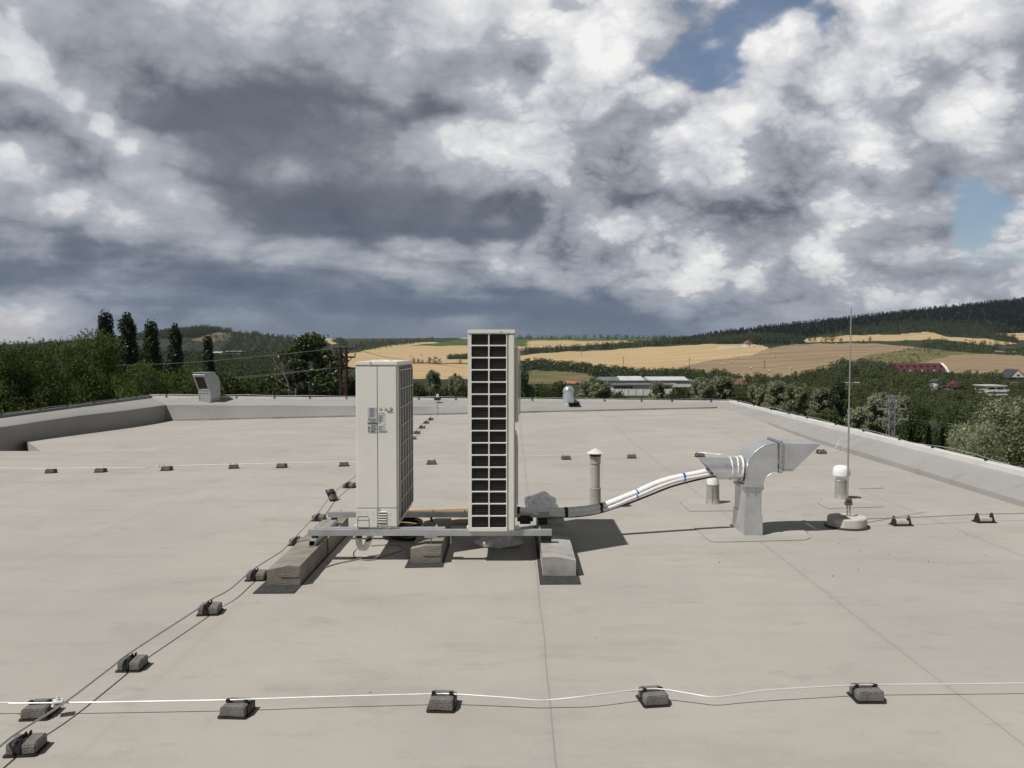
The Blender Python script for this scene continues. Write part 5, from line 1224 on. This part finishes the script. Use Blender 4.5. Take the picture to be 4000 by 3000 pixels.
# ---------------------------------------------------------------- woods and hedgerows that read as one mass
HOUSES = [(2340, 2730, 1470, 1545, 330), (2860, 2925, 1478, 1515, 370), (3505, 3725, 1422, 1462, 500), (3712, 3775, 1484, 1528, 410), (3652, 3690, 1482, 1528, 400), (3845, 3938, 1503, 1556, 335), (3932, 4010, 1442, 1490, 420), (2905, 2950, 1325, 1360, 980), (3285, 3375, 1490, 1503, 410), (826, 950, 1368, 1384, 790), (2212, 2278, 1484, 1504, 390)]
HOUSES = [(a, b, c, d, float(find_Y(np.array([(a + b) / 2]), np.array([d]))[0]) - 4) for a, b, c, d, _ in HOUSES]
def lowcrown(seed, n, kind):
    rng = np.random.default_rng(seed)
    if kind == 'cone':
        z = rng.random(n) ** .7 * .95; rad = (1 - z) ** .7 * .24 * (.5 + .5 * rng.random(n)); a = rng.random(n) * 6.283
        C = np.stack([rad * np.cos(a), rad * np.sin(a), .05 + z * .95], 1); return leaf_quads(rng, C, np.stack([np.cos(a), np.sin(a), -.5 + 0 * a], 1), .085, 1.5, .5)
    cl = clump_set(rng, 1, .85, 12, .12, (.16, .27)); return crown(rng, cl, n, .075 if n < 120 else .052, 1.3, .6)
LOW = {'far': [lowcrown(50 + i, 70, 'r') for i in range(5)], 'near': [lowcrown(60 + i, 260, 'r') for i in range(5)], 'cone': [lowcrown(70 + i, 46, 'cone') for i in range(5)]}
def wood(name, label, polys, n, hpx, proto, m, cat='woodland', kind='stuff', yr=None, hfix=None):
    rng = np.random.default_rng(len(name) * 7 + n); Q = []
    for poly in polys:
        P = np.asarray(poly, float); x0, y0 = P.min(0); x1, y1 = P.max(0); area = (x1 - x0) * (y1 - y0)
        k = int(n / len(polys)) * 3; px = rng.uniform(x0, x1, k); py = rng.uniform(y0, y1, k); ok = inpoly(px, py, P); px, py = px[ok][:int(n / len(polys))], py[ok][:int(n / len(polys))]
        Y = find_Y(px, py)
        for a, b, yy in zip(px, py, Y):
            if not np.isfinite(yy): continue
            hm = hfix * rng.uniform(.7, 1.25) if hfix else rng.uniform(*hpx) / F * yy
            hp = hm / yy * F
            lim = [b - hy1 + 6 + (hy1 - hy0) * .1 * (i_ % 3) for i_, (hx0, hx1, hy0, hy1, hY) in enumerate(HOUSES) if hx0 - hp * .35 < a < hx1 + hp * .35 and b > hy0 and b - hp < hy1 and yy < hY]
            if lim:
                if min(lim) < 7: continue
                hp = min(hp, min(lim)); hm = hp * yy / F
            c = LOW[proto][rng.integers(5)]; an = rng.uniform(0, 6.283); ca, sa = math.cos(an), math.sin(an); wx = hm * rng.uniform(.8, 1.2)
            pos = unproj(np.array([a]), np.array([b]), np.array([yy]))[0]
            R_ = np.array([[ca * wx, sa * wx, 0], [-sa * wx, ca * wx, 0], [0, 0, hm]]); Q.append(c @ R_ + pos - np.array([0, 0, hm * .06]))
    o = leaves_obj(name, np.concatenate(Q), m); return tag(o, label, cat, kind=kind)
wood('valley_woodland', 'dense green valley woodland behind the left trees and poplars', [[(-300, 1400), (300, 1396), (1340, 1400), (1340, 1560), (300, 1560)]], 900, (38, 62), 'near', 'leaf_wood')
wood('hillside_woodland', 'green wooded hill with a quarry scar on the left skyline', [[(430, 1340), (560, 1305), (700, 1296), (790, 1294), (900, 1299), (1060, 1312), (1250, 1330), (1290, 1350), (1290, 1402), (870, 1402), (860, 1370), (905, 1330), (905, 1300), (850, 1294), (760, 1318), (640, 1318), (520, 1330)], [(520, 1392), (860, 1380), (860, 1402), (430, 1402), (430, 1350), (520, 1340)], [(-300, 1345), (430, 1335), (430, 1402), (-300, 1402)], [(400, 1345), (560, 1308), (700, 1288), (790, 1280), (905, 1286)], [(400, 1345), (560, 1312), (700, 1296), (905, 1292), (905, 1299), (850, 1298), (760, 1320), (690, 1322), (520, 1332)]], 4600, (13, 20), 'far', 'leaf_hill')
wood('field_hedgerow', 'dark hedgerow of trees between the upper and lower wheat fields', [[(2028, 1386), (2230, 1372), (2500, 1357), (2620, 1350), (2620, 1346), (2500, 1350), (2280, 1362), (2028, 1378)]], 330, (16, 30), 'far', 'leaf_dark', 'hedgerow')
wood('valley_hedgerow', 'thick dark hedgerow along the foot of the wheat field behind the white halls', [[(2028, 1440), (2090, 1428), (2150, 1436), (2275, 1446), (2444, 1462), (2520, 1470), (2520, 1492), (2330, 1474), (2280, 1458), (2100, 1448), (2028, 1448)]], 330, (24, 42), 'near', 'leaf_dark', 'hedgerow')
wood('lane_hedge', 'dark bushes behind the white halls at the foot of the stubble field', [[(2390, 1458), (2520, 1462), (2700, 1462), (2775, 1470), (2870, 1482), (2870, 1500), (2390, 1484)]], 260, (20, 36), 'near', 'leaf_dark', 'hedgerow')
wood('right_woodland', 'broad green woodland around the houses on the right', [[(2780, 1480), (2990, 1496), (3117, 1492), (3180, 1476), (3244, 1455), (3300, 1436), (3441, 1442), (3530, 1466), (3711, 1462), (3817, 1492), (4100, 1490), (4300, 1480), (4300, 1640), (3300, 1640), (2780, 1580)]], 1300, (30, 58), 'near', 'leaf_wood')
wood('garden_trees', 'small green trees and bushes between the houses on the right', [[(3490, 1464), (3900, 1468), (4010, 1490), (4010, 1570), (3640, 1570), (3490, 1520)]], 420, (12, 30), 'near', 'leaf_wood')
wood('bush_strip', 'dark bushes along the upper edge of the stubble field on the right', [[(3427, 1342), (3530, 1345), (3640, 1362), (3780, 1377), (4000, 1392), (4300, 1396), (4300, 1372), (4000, 1368), (3890, 1356), (3720, 1346), (3600, 1342)]], 300, (16, 34), 'far', 'leaf_wood', 'hedgerow')
wood('meadow_bushes', 'low green bushes scattered over the dry meadow on the right', [[(3345, 1415), (3500, 1375), (3580, 1362), (3700, 1376), (3590, 1420), (3441, 1436), (3300, 1440)]], 130, (5, 13), 'far', 'leaf_wood', 'bushes')
wood('quarry_bushes', 'bushes growing over the quarry scar on the left hill', [[(700, 1345), (760, 1322), (905, 1300), (905, 1335), (800, 1345)], [(520, 1335), (850, 1345), (830, 1370), (530, 1395)]], 190, (6, 13), 'far', 'leaf_hill', 'bushes')
wood('boundary_bushes', 'thin grassy line of low bushes between the wheat and stubble fields', [[(2602, 1446), (2695, 1427), (2822, 1404), (2948, 1385), (3003, 1364), (3003, 1361), (2948, 1382), (2822, 1401), (2695, 1424), (2602, 1443)]], 260, (2.5, 5), 'far', 'leaf_dark', 'bushes')
wood('ridge_forest', 'dark conifer forest covering the ridge on the right skyline', [[(2650, 1334), (2780, 1304), (3000, 1278), (3500, 1223), (4000, 1171), (4300, 1140), (4300, 1300), (3890, 1303), (3830, 1272), (3600, 1262), (3400, 1280), (3300, 1300), (3140, 1322), (2965, 1308), (2780, 1328)]], 11000, (9, 17), 'cone', 'leaf_conifer')
wood('forest_edge', 'lighter leafy fringe along the foot of the ridge forest', [[(2560, 1348), (2650, 1334), (2780, 1328), (2960, 1312), (3140, 1324), (3140, 1345), (2960, 1344), (2780, 1345)], [(3300, 1311), (3500, 1306), (3620, 1296), (3700, 1316), (3850, 1322), (3960, 1344), (3985, 1330), (3890, 1303), (4000, 1300), (3880, 1268), (3600, 1256), (3400, 1275), (3300, 1296)]], 1500, (14, 26), 'far', 'leaf_hill')
wood('far_woodland', 'distant dark tree belts near the horizon between the fields', [[(1355, 1364), (1400, 1345), (1470, 1338), (1620, 1332), (1690, 1328), (1690, 1335), (1600, 1346), (1480, 1364), (1400, 1369)], [(1297, 1334), (1330, 1334), (1358, 1350), (1345, 1352)], [(1750, 1400), (1830, 1396), (1830, 1404), (1750, 1404)], [(2020, 1322), (2500, 1322), (2780, 1322), (2780, 1328), (2560, 1334), (2540, 1328), (2020, 1326)]], 640, (9, 22), 'far', 'leaf_dark')
# ---------------------------------------------------------------- single trees out in the fields
def field_tree(px, by, hpx, label, group, m='leaf_dark', proto='near', w=1.0):
    Y = float(find_Y(np.array([px]), np.array([by]))[0]); pos = unproj(np.array([px]), np.array([by]), np.array([Y]))[0]; hm = hpx / F * Y
    o = empty('field_tree', tuple(pos), label, 'tree', group); c = LOW[proto][random.randrange(5)]
    leaves_obj('crown', c * np.array([hm * w, hm * w, hm]), m, o); MB().tube([(0, 0, -.3), (0, 0, hm * .55)], [hm * .03, hm * .015], 6).build('trunk', 'bark', o); return o
for i, (px, h) in enumerate([(1615, 24), (1634, 21), (1650, 17), (1678, 27), (1701, 30), (1716, 22), (1797, 20)]):
    field_tree(px, 1421, h, ['small dark tree at the left end of the row on the wheat field', 'small dark tree second in the wheat field row', 'smallest dark tree in the wheat field row', 'round dark tree in the middle of the wheat field row', 'tallest dark tree of the wheat field row', 'dark tree at the right end of the wheat field row', 'lone round tree on the wheat field left of the taller unit'][i], 'trees on the wheat field')
for i, (px, by, h) in enumerate([(3163, 1334, 22), (3183, 1334, 20), (3224, 1336, 36), (3252, 1336, 40), (3285, 1340, 22), (3353, 1340, 12), (3371, 1340, 14), (3398, 1334, 20)]):
    field_tree(px, by, h, ['small tree right of the chapel wall, first of the upper field row', 'small tree second in the upper field row', 'dark tall tree left of the lightning rod on the upper field', 'broadest tall tree left of the lightning rod on the upper field', 'pale low tree just left of the lightning rod tip region', 'tiny bush right of the lightning rod', 'small bush second right of the lightning rod', 'round dark tree right of the lightning rod on the upper field'][i], 'trees on the upper field')
for i, px in enumerate([2958, 2972, 2986, 3000, 3014, 3030, 3046, 3062, 3080]):
    field_tree(px, 1349, 24 + (i * 7) % 14, f'slim dark churchyard tree, {ORD[i]} right of the chapel', 'churchyard trees', 'leaf_conifer', 'near', .55)
# ---------------------------------------------------------------- buildings
M['w_white'] = mat('white_render', (.74, .73, .70), .85, 0, .08, .3); M['w_cream'] = mat('cream_render', (.60, .55, .46), .85, 0, .1, .3)
M['r_red'] = mat('red_roof_sheet', (.095, .024, .028), .65, 0, .2, .5); M['r_brown'] = mat('brown_red_tiles', (.20, .095, .07), .8, 0, .2, .5); M['r_dark'] = mat('dark_slate', (.05, .05, .055), .7, 0, .2, .5)
M['r_grey'] = mat('grey_roof_felt', (.16, .165, .18), .7, 0, .15, .2); M['r_pale'] = mat('pale_roof_sheet', (.55, .56, .57), .5, 0, .1, .2); M['glass_far'] = mat('window_glass', (.03, .035, .045), .2, 0, .2, 1, spec=.6)
M['r_orange'] = mat('orange_tiles', (.42, .15, .07), .8, 0, .2, .5); M['steel_dark'] = mat('rusty_steel', (.075, .040, .030), .8, .2, .3, 4); M['steel_grey'] = mat('grey_steel', (.36, .375, .39), .6, .4, .2, 4)
M['wire'] = mat('power_wire', (.20, .21, .21), .6, .3, .1, 4); M['pole'] = mat('wooden_pole', (.16, .13, .10), .9, 0, .2, 2); M['bale'] = mat('straw_bale', (.50, .42, .28), .95, 0, .2, 3)
class Site:
    """a building set out from its left and right ends, eaves and base rows at distance Y"""
    def __init__(s, name, label, cat, x0, x1, ye, yb, Y, depth, group=None, base_drop=2.0):
        Y = float(find_Y(np.array([(x0 + x1) / 2]), np.array([yb]))[0]); s.a, s.b = D(x0, yb, Y), D(x1, yb, Y); s.k = F / Y; s.w = (x1 - x0) / s.k; s.h = (yb - ye) / s.k; s.d = depth; s.Y = Y; s.x0 = x0; s.yb = yb; s.drop = base_drop
        s.root = empty(name, (s.a.x, Y, s.a.z), label, cat, group)
    def wall(s, m='w_white', h=None, x0=0, x1=None, y0=0, d=None, name='wall'):
        h = s.h if h is None else h; x1 = s.w if x1 is None else x1; d = d or s.d
        return MB().box((x0, y0, -s.drop), (x1, y0 + d, h)).build(name, m, s.root)
    def flat(s, m='r_grey', h=None, x0=0, x1=None, th=.35, over=.3, y0=0, d=None):
        h = s.h if h is None else h; x1 = s.w if x1 is None else x1; d = d or s.d
        return MB().box((x0 - over, y0 - over, h + .003), (x1 + over, y0 + d + over, h + th)).build('roof', m, s.root)
    def gable(s, m, rise, along='x', over=.4, h=None, x0=0, x1=None, y0=0, d=None):
        h = s.h if h is None else h; x1 = s.w if x1 is None else x1; d = d or s.d; y1 = y0 + d
        if along == 'x': o = MB().prism([(y0 - over, h - over * .5), (y1 + over, h - over * .5), ((y0 + y1) / 2, h + rise)], x0 - over, x1 + over, 'x')
        else: o = MB().prism([(x0 - over, h - over * .5), (x1 + over, h - over * .5), ((x0 + x1) / 2, h + rise)], y0 - over, y1 + over, 'y')
        return o.build('roof', m, s.root)
    def hip(s, m, rise, over=.5):
        w, d, h = s.w + over, s.d + over, s.h; r = min(w, d) * .45
        return MB().add([(-over, -over, h), (w, -over, h), (w, d, h), (-over, d, h), (r, d / 2, h + rise), (w - r - over, d / 2, h + rise)], [(0, 1, 5, 4), (1, 2, 5), (2, 3, 4, 5), (3, 0, 4), (0, 3, 2, 1)]).build('roof', m, s.root)
    def win(s, px0, px1, py0, py1, m='glass_far', y=0.0, name='window', frame=True):
        x0, x1 = (px0 - s.x0) / s.k, (px1 - s.x0) / s.k; z0, z1 = (s.yb - py1) / s.k, (s.yb - py0) / s.k
        return MB().box((x0, y - .06, z0), (x1, y + .05, z1)).build(name, m, s.root)
# white halls in the valley
b = Site('industrial_hall', 'long low white hall with grey roofs in the valley, rear one', 'building', 2345, 2722, 1490, 1512, 405, 16, 'white halls in the valley'); b.wall('w_white'); b.flat('r_grey', th=.5)
zr0 = b.h + .5
q = MB(); q.prism([(1, zr0 + .003), (25, zr0 + .003), (13, zr0 + 1.6)], 9.5, 21, 'x'); q.build('roof_light', 'r_pale', b.root); MB().prism([(1, zr0 + .003), (25, zr0 + .003), (13, zr0 + 1.4)], 23, 42, 'x').build('upper_roof', 'r_pale', b.root); MB().prism([(1, zr0 + .003), (25, zr0 + .003), (13, zr0 + 1.3)], .2, 9.2, 'x').build('upper_roof', 'r_grey', b.root)
for k in range(9): b.win(2642 + k * 9, 2648 + k * 9, 1494.5, 1499)
for k in range(6): b.win(2360 + k * 14, 2370 + k * 14, 1496, 1501)
b = Site('industrial_hall', 'white hall with a window band in front of the long grey roofed hall', 'building', 2396, 2625, 1506, 1545, 352, 9, 'white halls in the valley'); b.wall('w_white'); b.flat('r_grey', th=.45, over=.5)
for k in range(6): b.win(2401 + k * 12, 2411 + k * 12, 1508, 1516)
for k in range(4): b.win(2545 + k * 18, 2558 + k * 18, 1509, 1516)
for k in range(9): MB().box((k * b.w / 8 - .12, -.14, -2), (k * b.w / 8 + .12, -.003, b.h - .02)).build('pilaster', 'r_pale', b.root)
b = Site('house', 'brown red roofed house with a small white spire among the trees', 'house', 2866, 2917, 1500, 1512, 385, 9); b.wall('w_cream'); b.gable('r_brown', 2.4)
q = MB(); q.lathe([(.6, b.h + .5), (.6, b.h + 2.6), (.01, b.h + 4.2)], 8, (b.w - .2, 4, 0)); q.build('spire', 'w_white', b.root)
b = Site('small_building', 'low white building with a red roof left of the broad willow', 'building', 2216, 2246, 1496, 1503, 400, 6); b.wall('w_white'); b.gable('r_orange', 1.0); b.win(2221, 2226, 1498, 1501)
b = Site('small_building', 'low building with a red roof beside a white one, further right', 'building', 2250, 2275, 1494, 1502, 410, 6); b.wall('w_cream'); b.gable('r_brown', .9); b.win(2255, 2260, 1496, 1500)
b = Site('long_shed', 'long low white shed in the woods left of the red roofed hotel', 'shed', 3288, 3372, 1496, 1502, 430, 6); b.wall('w_white'); b.flat('r_pale', th=.15, over=.2)
# hotel with two rows of dormers
b = Site('hotel', 'long hotel with a big dark red roof and two rows of dormers', 'hotel', 3513, 3700, 1455, 1466, 505, 14, base_drop=6); b.wall('w_white')
pf = [(-.6, b.h), (2.0, b.h + 2.6), (7, b.h + 5.0), (12, b.h + 2.6), (14.6, b.h)]
MB().prism(pf, -.3, b.w + .3, 'x').build('roof', 'r_red', b.root)
MB().prism([(y, z + .25) for y, z in pf] + [(y, z + .02) for y, z in pf[::-1]], b.w - .5, b.w + .9, 'x').build('gable_coping', 'w_white', b.root)
for k in range(8):
    x = 2.0 + k * 3.3
    o = MB().box((x, -.2, b.h + .5), (x + 1.1, 2, b.h + 1.6)).build('dormer', 'r_red', b.root); MB().box((x + .1, -.30, b.h + .65), (x + 1.0, -.197, b.h + 1.45)).build('window', 'w_white' if k % 2 else 'glass_far', o)
for k in range(7):
    x = 1.6 + k * 3.7
    o = MB().box((x, 2.4, b.h + 3.0), (x + 1.2, 5, b.h + 3.9)).build('dormer', 'r_red', b.root); MB().box((x + .1, 2.3, b.h + 3.1), (x + 1.1, 2.397, b.h + 3.75)).build('window', 'glass_far', o)
b = Site('house', 'house with a pyramid red roof and pale walls right of the hotel', 'house', 3719, 3766, 1511, 1528, 415, 7); b.wall('w_cream'); b.hip('r_red', 2.7); b.win(3727, 3735, 1515, 1522); b.win(3746, 3756, 1515, 1522)
b = Site('house', 'narrow white house with balconies below the hotel', 'house', 3658, 3684, 1490, 1528, 405, 6); b.wall('w_white'); b.gable('r_dark', 1.0, 'y')
for z in (1503, 1516): b.win(3664, 3678, z, z + 6)
MB().box((.2, -1.1, b.h * .42), (b.w + .3, 0, b.h * .47)).build('balcony', 'w_white', b.root)
b = Site('terrace_house', 'flat roofed white house with long balconies on the right', 'house', 3854, 3926, 1509, 1556, 345, 8); b.wall('w_cream', d=8); b.flat('r_pale', th=.35, over=.5)
for (xa, xb_) in ((3862, 3886), (3893, 3918)):
    b.win(xa, xb_, 1514, 1526); b.win(xa, xb_, 1533, 1543)
for zz in (1529, 1545):
    x0 = (3850 - 3854) / b.k; q = MB(); z = (1556 - zz) / b.k; q.box((x0, -1.6, z - .15), (b.w + .6, -.01, z)); q.box((x0, -1.6, z + .003), (b.w + .6, -1.5, z + .75)); q.build('balcony', 'w_white', b.root)
b = Site('gable_house', 'white house with a steep dark gable roof at the right edge', 'house', 3944, 4002, 1472, 1490, 428, 9); b.wall('w_white'); b.gable('r_dark', 3.6, 'y', .8); MB().prism([(.3, b.h - .2), (b.w - .3, b.h - .2), (b.w / 2, b.h + 3.1)], -.86, -.802, 'y').build('gable_wall', 'w_white', b.root)
for x in (3958, 3980): b.win(x, x + 9, 1474, 1481)
b.win(3968, 3978, 1463, 1469, y=-.86)
b = Site('orange_roof_house', 'house with an orange tiled roof at the right edge below the gable house', 'house', 3972, 4040, 1507, 1520, 395, 7); b.wall('w_cream'); b.gable('r_orange', 1.5); b.win(3985, 3993, 1509, 1515)
b = Site('dark_roof_house', 'dark roofed house among bushes high on the right', 'house', 3908, 3972, 1366, 1376, 800, 12); b.wall('w_white'); b.gable('r_dark', 3.6); b.win(3925, 3935, 1368, 1373)
# chapel and its wall
b = Site('chapel', 'small pale chapel with a red roof and white gable on the wheat field', 'chapel', 2914, 2942, 1343, 1357, 960, 16); b.wall('w_white'); b.gable('r_brown', 3.6, 'y', .3); b.win(2926, 2930, 1346, 1352)
cy_ = b.Y + 1; a_, c_ = D(2806, 1357, cy_), D(3050, 1357, cy_)
o = MB().box((0, 0, -2), (c_.x - a_.x, .5, 1.5)).build('churchyard_wall', 'w_white', None, (a_.x, cy_, a_.z)); tag(o, 'long low white churchyard wall either side of the chapel', 'wall')
# sheds at the foot of the hill on the left
b = Site('warehouse', 'dark long warehouse with a pale roof below the quarry hill', 'building', 882, 944, 1374, 1383, 780, 20); b.wall('glass_far'); b.flat('r_pale', th=1.0); MB().box((0, -.1, -2), (b.w, -.003, .6)).build('plinth', 'w_white', b.root)
b = Site('warehouse', 'small pale warehouse left of the dark warehouse below the quarry hill', 'building', 831, 862, 1377, 1384, 790, 14); b.wall('w_white'); b.gable('r_pale', 1.0); b.win(840, 852, 1379, 1382)
b = Site('warehouse', 'long grey roofed shed seen between the tall poplars', 'building', 528, 655, 1397, 1403, 700, 18); b.wall('w_cream'); b.gable('r_pale', 1.2); b.win(560, 600, 1399, 1401)
b = Site('warehouse', 'pale shed left of the large dark tree', 'building', 1060, 1085, 1379, 1384, 740, 10); b.wall('w_white'); b.flat('r_pale', th=.4)
# ---------------------------------------------------------------- pylons, poles, wires
def lattice(name, label, px, w_m, ytop, Y, arms, m, twin=False, zb=-15.5):
    top = D(px, ytop, Y); h = top.z - zb; o = empty(name, (top.x, Y, zb), label, 'pylon')
    hw = w_m / 2; q = MB(); n = int(h / (w_m * (1.1 if not twin else 1.5)))
    for sx_ in (-1, 1):
        for sy in (-1, 1): q.tube([(sx_ * hw * 1.15, sy * hw * 1.15, 0), (sx_ * hw, sy * hw, h)], .034 if not twin else .085, 4)
    q.build('leg_frame', m, o)
    q = MB()
    for k in range(n):
        z0, z1 = h * k / n, h * (k + 1) / n; s = 1 if k % 2 else -1
        for sy in (-1, 1):
            q.tube([(-s * hw * 1.1, sy * hw * 1.1, z0), (s * hw * 1.1, sy * hw * 1.1, z1)], .028, 4); q.tube([(sy * hw * 1.1, -s * hw * 1.1, z0), (sy * hw * 1.1, s * hw * 1.1, z1)], .028, 4)
        if not twin or k % 3 == 0: q.tube([(-hw * 1.1, -hw * 1.1, z1), (hw * 1.1, -hw * 1.1, z1)], .028, 4)
    q.build('bracing', m, o)
    tips = []
    for (ya, l, r_) in arms:
        z = D(px, ya, Y).z - zb; q = MB(); q.box((-l, -.07, z - .06), (r_, .07, z + .06)); q.tube([(-hw, 0, z - .5), (-l * .8, 0, z)], .03, 4); q.tube([(hw, 0, z - .5), (r_ * .8, 0, z)], .03, 4)
        ar = q.build('cross_arm', m, o)
        for x in (-l, r_): MB().lathe([(.03, 0), (.07, .06), (.03, .12), (.07, .18), (.03, .24)], 8, (x, 0, z + .06)).build('insulator', 'r_grey', ar)
        tips += [Vector((top.x - l, Y, zb + z + .3)), Vector((top.x + r_, Y, zb + z + .3))]
    return o, tips
lattice('lattice_tower', 'grey steel lattice tower beyond the right parapet', 3481, .38, 1545, 58, [(1549, .35, .6), (1598, .92, 1.02), (1638, .82, 1.16)], 'steel_grey')
lattice('lattice_pole', 'rusty brown twin lattice pole with cross arms left of the shorter unit', 1341, .42, 1356, 62, [(1362, .75, .80), (1395, .68, .85), (1438, 1.0, .95)], 'steel_dark', True)
def wire(pts, label, r=.018):
    P = [D(*p) for p in pts]; o = MB().tube(smooth_path(P, 6), r, 5).build('power_line', 'wire', smooth=True); return tag(o, label, 'power line', 'power lines')
wire([(1322, 1360, 62), (1000, 1394, 66), (700, 1418, 72), (450, 1428, 80)], 'upper thin power line running left from the brown pole')
wire([(1310, 1436, 62), (1000, 1467, 62), (700, 1490, 63), (440, 1505, 64)], 'lower thin power line running left from the brown pole')
wire([(1300, 1439, 62), (1000, 1472, 62), (700, 1496, 63), (440, 1511, 64)], 'lowest thin power line running left from the brown pole')
wire([(1380, 1361, 62), (1540, 1400, 90), (1760, 1430, 150), (1850, 1442, 200)], 'thin power line running right from the brown pole over the wheat field')
wire([(3510, 1547, 58), (3650, 1565, 80), (3800, 1582, 110), (3860, 1590, 118)], 'uppermost power line right of the grey lattice tower', .014)
wire([(3540, 1637, 58), (3700, 1655, 60), (3830, 1666, 63)], 'lower power line right of the grey lattice tower', .014)
wire([(3535, 1645, 58), (3680, 1662, 60), (3790, 1670, 63)], 'lowest power line right of the grey lattice tower', .014)
for i, (px, y0, y1) in enumerate([(2271, 1365, 1391), (2397, 1346, 1368), (2450, 1343, 1361), (2435, 1394, 1425), (2074, 1426, 1469), (2693, 1399, 1436), (2986, 1408, 1440), (2476, 1341, 1360), (2497, 1340, 1359)]):
    Y = float(find_Y(np.array([px]), np.array([y1]))[0]); p = D(px, y1, Y); h = (y1 - y0) / F * Y
    o = empty('utility_pole', p, ['utility pole above the hedge, left of its row', 'utility pole on the field edge, second of its row', 'utility pole on the field edge, third of its row', 'utility pole low on the wheat field', 'utility pole on the green meadow by the taller unit', 'utility pole at the edge of the stubble field', 'utility pole with a bush at its foot among the bales', 'utility pole on the field edge, fourth of its row', 'utility pole on the field edge, last of its row'][i], 'utility pole', 'utility poles in the fields')
    MB().tube([(0, 0, -.5), (0, 0, h)], [.26, .2], 6).build('pole', 'pole', o); MB().box((-.9, -.1, h - .9), (.9, .1, h - .6)).build('cross_arm', 'pole', o)
def zz4(x, y): return 2400 + x / 2.37, 1100 + y / 2.37
def zz5(x, y): return 3200 + x / 2.074, 1100 + y / 2.074
bl = [zz4(*p) for p in [(1003, 778), (1088, 750), (1145, 712), (1262, 813), (1432, 838), (1632, 818), (1478, 705), (2050, 586), (2100, 703)]] + [zz5(*p) for p in [(132, 515), (408, 528), (472, 517), (555, 539), (178, 614)]] + [(1645.6, 1388.5), (1606, 1393), (1745.6, 1392)]
bn = ['leftmost on the stubble field', 'second from the left on the stubble field', 'by the grassy boundary line', 'left of the pole with the bush', 'below the pole with the bush', 'right of the pole with the bush near the trees', 'in the middle of the stubble field', 'upper right by the churchyard lane', 'at the right before the meadow', 'upper field beside the lightning rod', 'pair right of the lightning rod, left one', 'pair right of the lightning rod, right one', 'farthest right on the stubble field', 'just left below the lightning rod', 'left wheat field above the tree row', 'far left on the wheat field', 'left wheat field near the dark clump']
bale0 = None
for (px, py), n in zip(bl, bn):
    Y = float(find_Y(np.array([px]), np.array([py]))[0])
    p = D(px, py, Y); q = MB().tube([(-.8, 0, .85), (.8, 0, .85)], .95, 14)
    if bale0 is None: o = bale0 = q.build('straw_bale', 'bale', None, p)
    else: o = bale0.copy(); COL.objects.link(o); o.location = p
    o.rotation_euler = (0, 0, random.uniform(-.5, .5)); tag(o, f'round straw bale, {n}', 'straw bale', 'straw bales on the fields')
# ---------------------------------------------------------------- the air between here and the hills
hz = bpy.data.materials.new('hazy_air'); t, N, L = nt(hz); N.remove(N['Principled BSDF'])
pv = N.new('ShaderNodeVolumePrincipled'); pv.inputs['Color'].default_value = (.62, .78, 1.0, 1); pv.inputs['Density'].default_value = 4.5e-5; pv.inputs['Anisotropy'].default_value = .2
L.new(pv.outputs[0], N['Material Output'].inputs['Volume']); M['haze'] = hz
tag(MB().box((-7200, -7200, -31.2), (7200, 7200, 420)).build('haze', 'haze'), 'thin bluish haze over the valley', 'haze', kind='stuff')
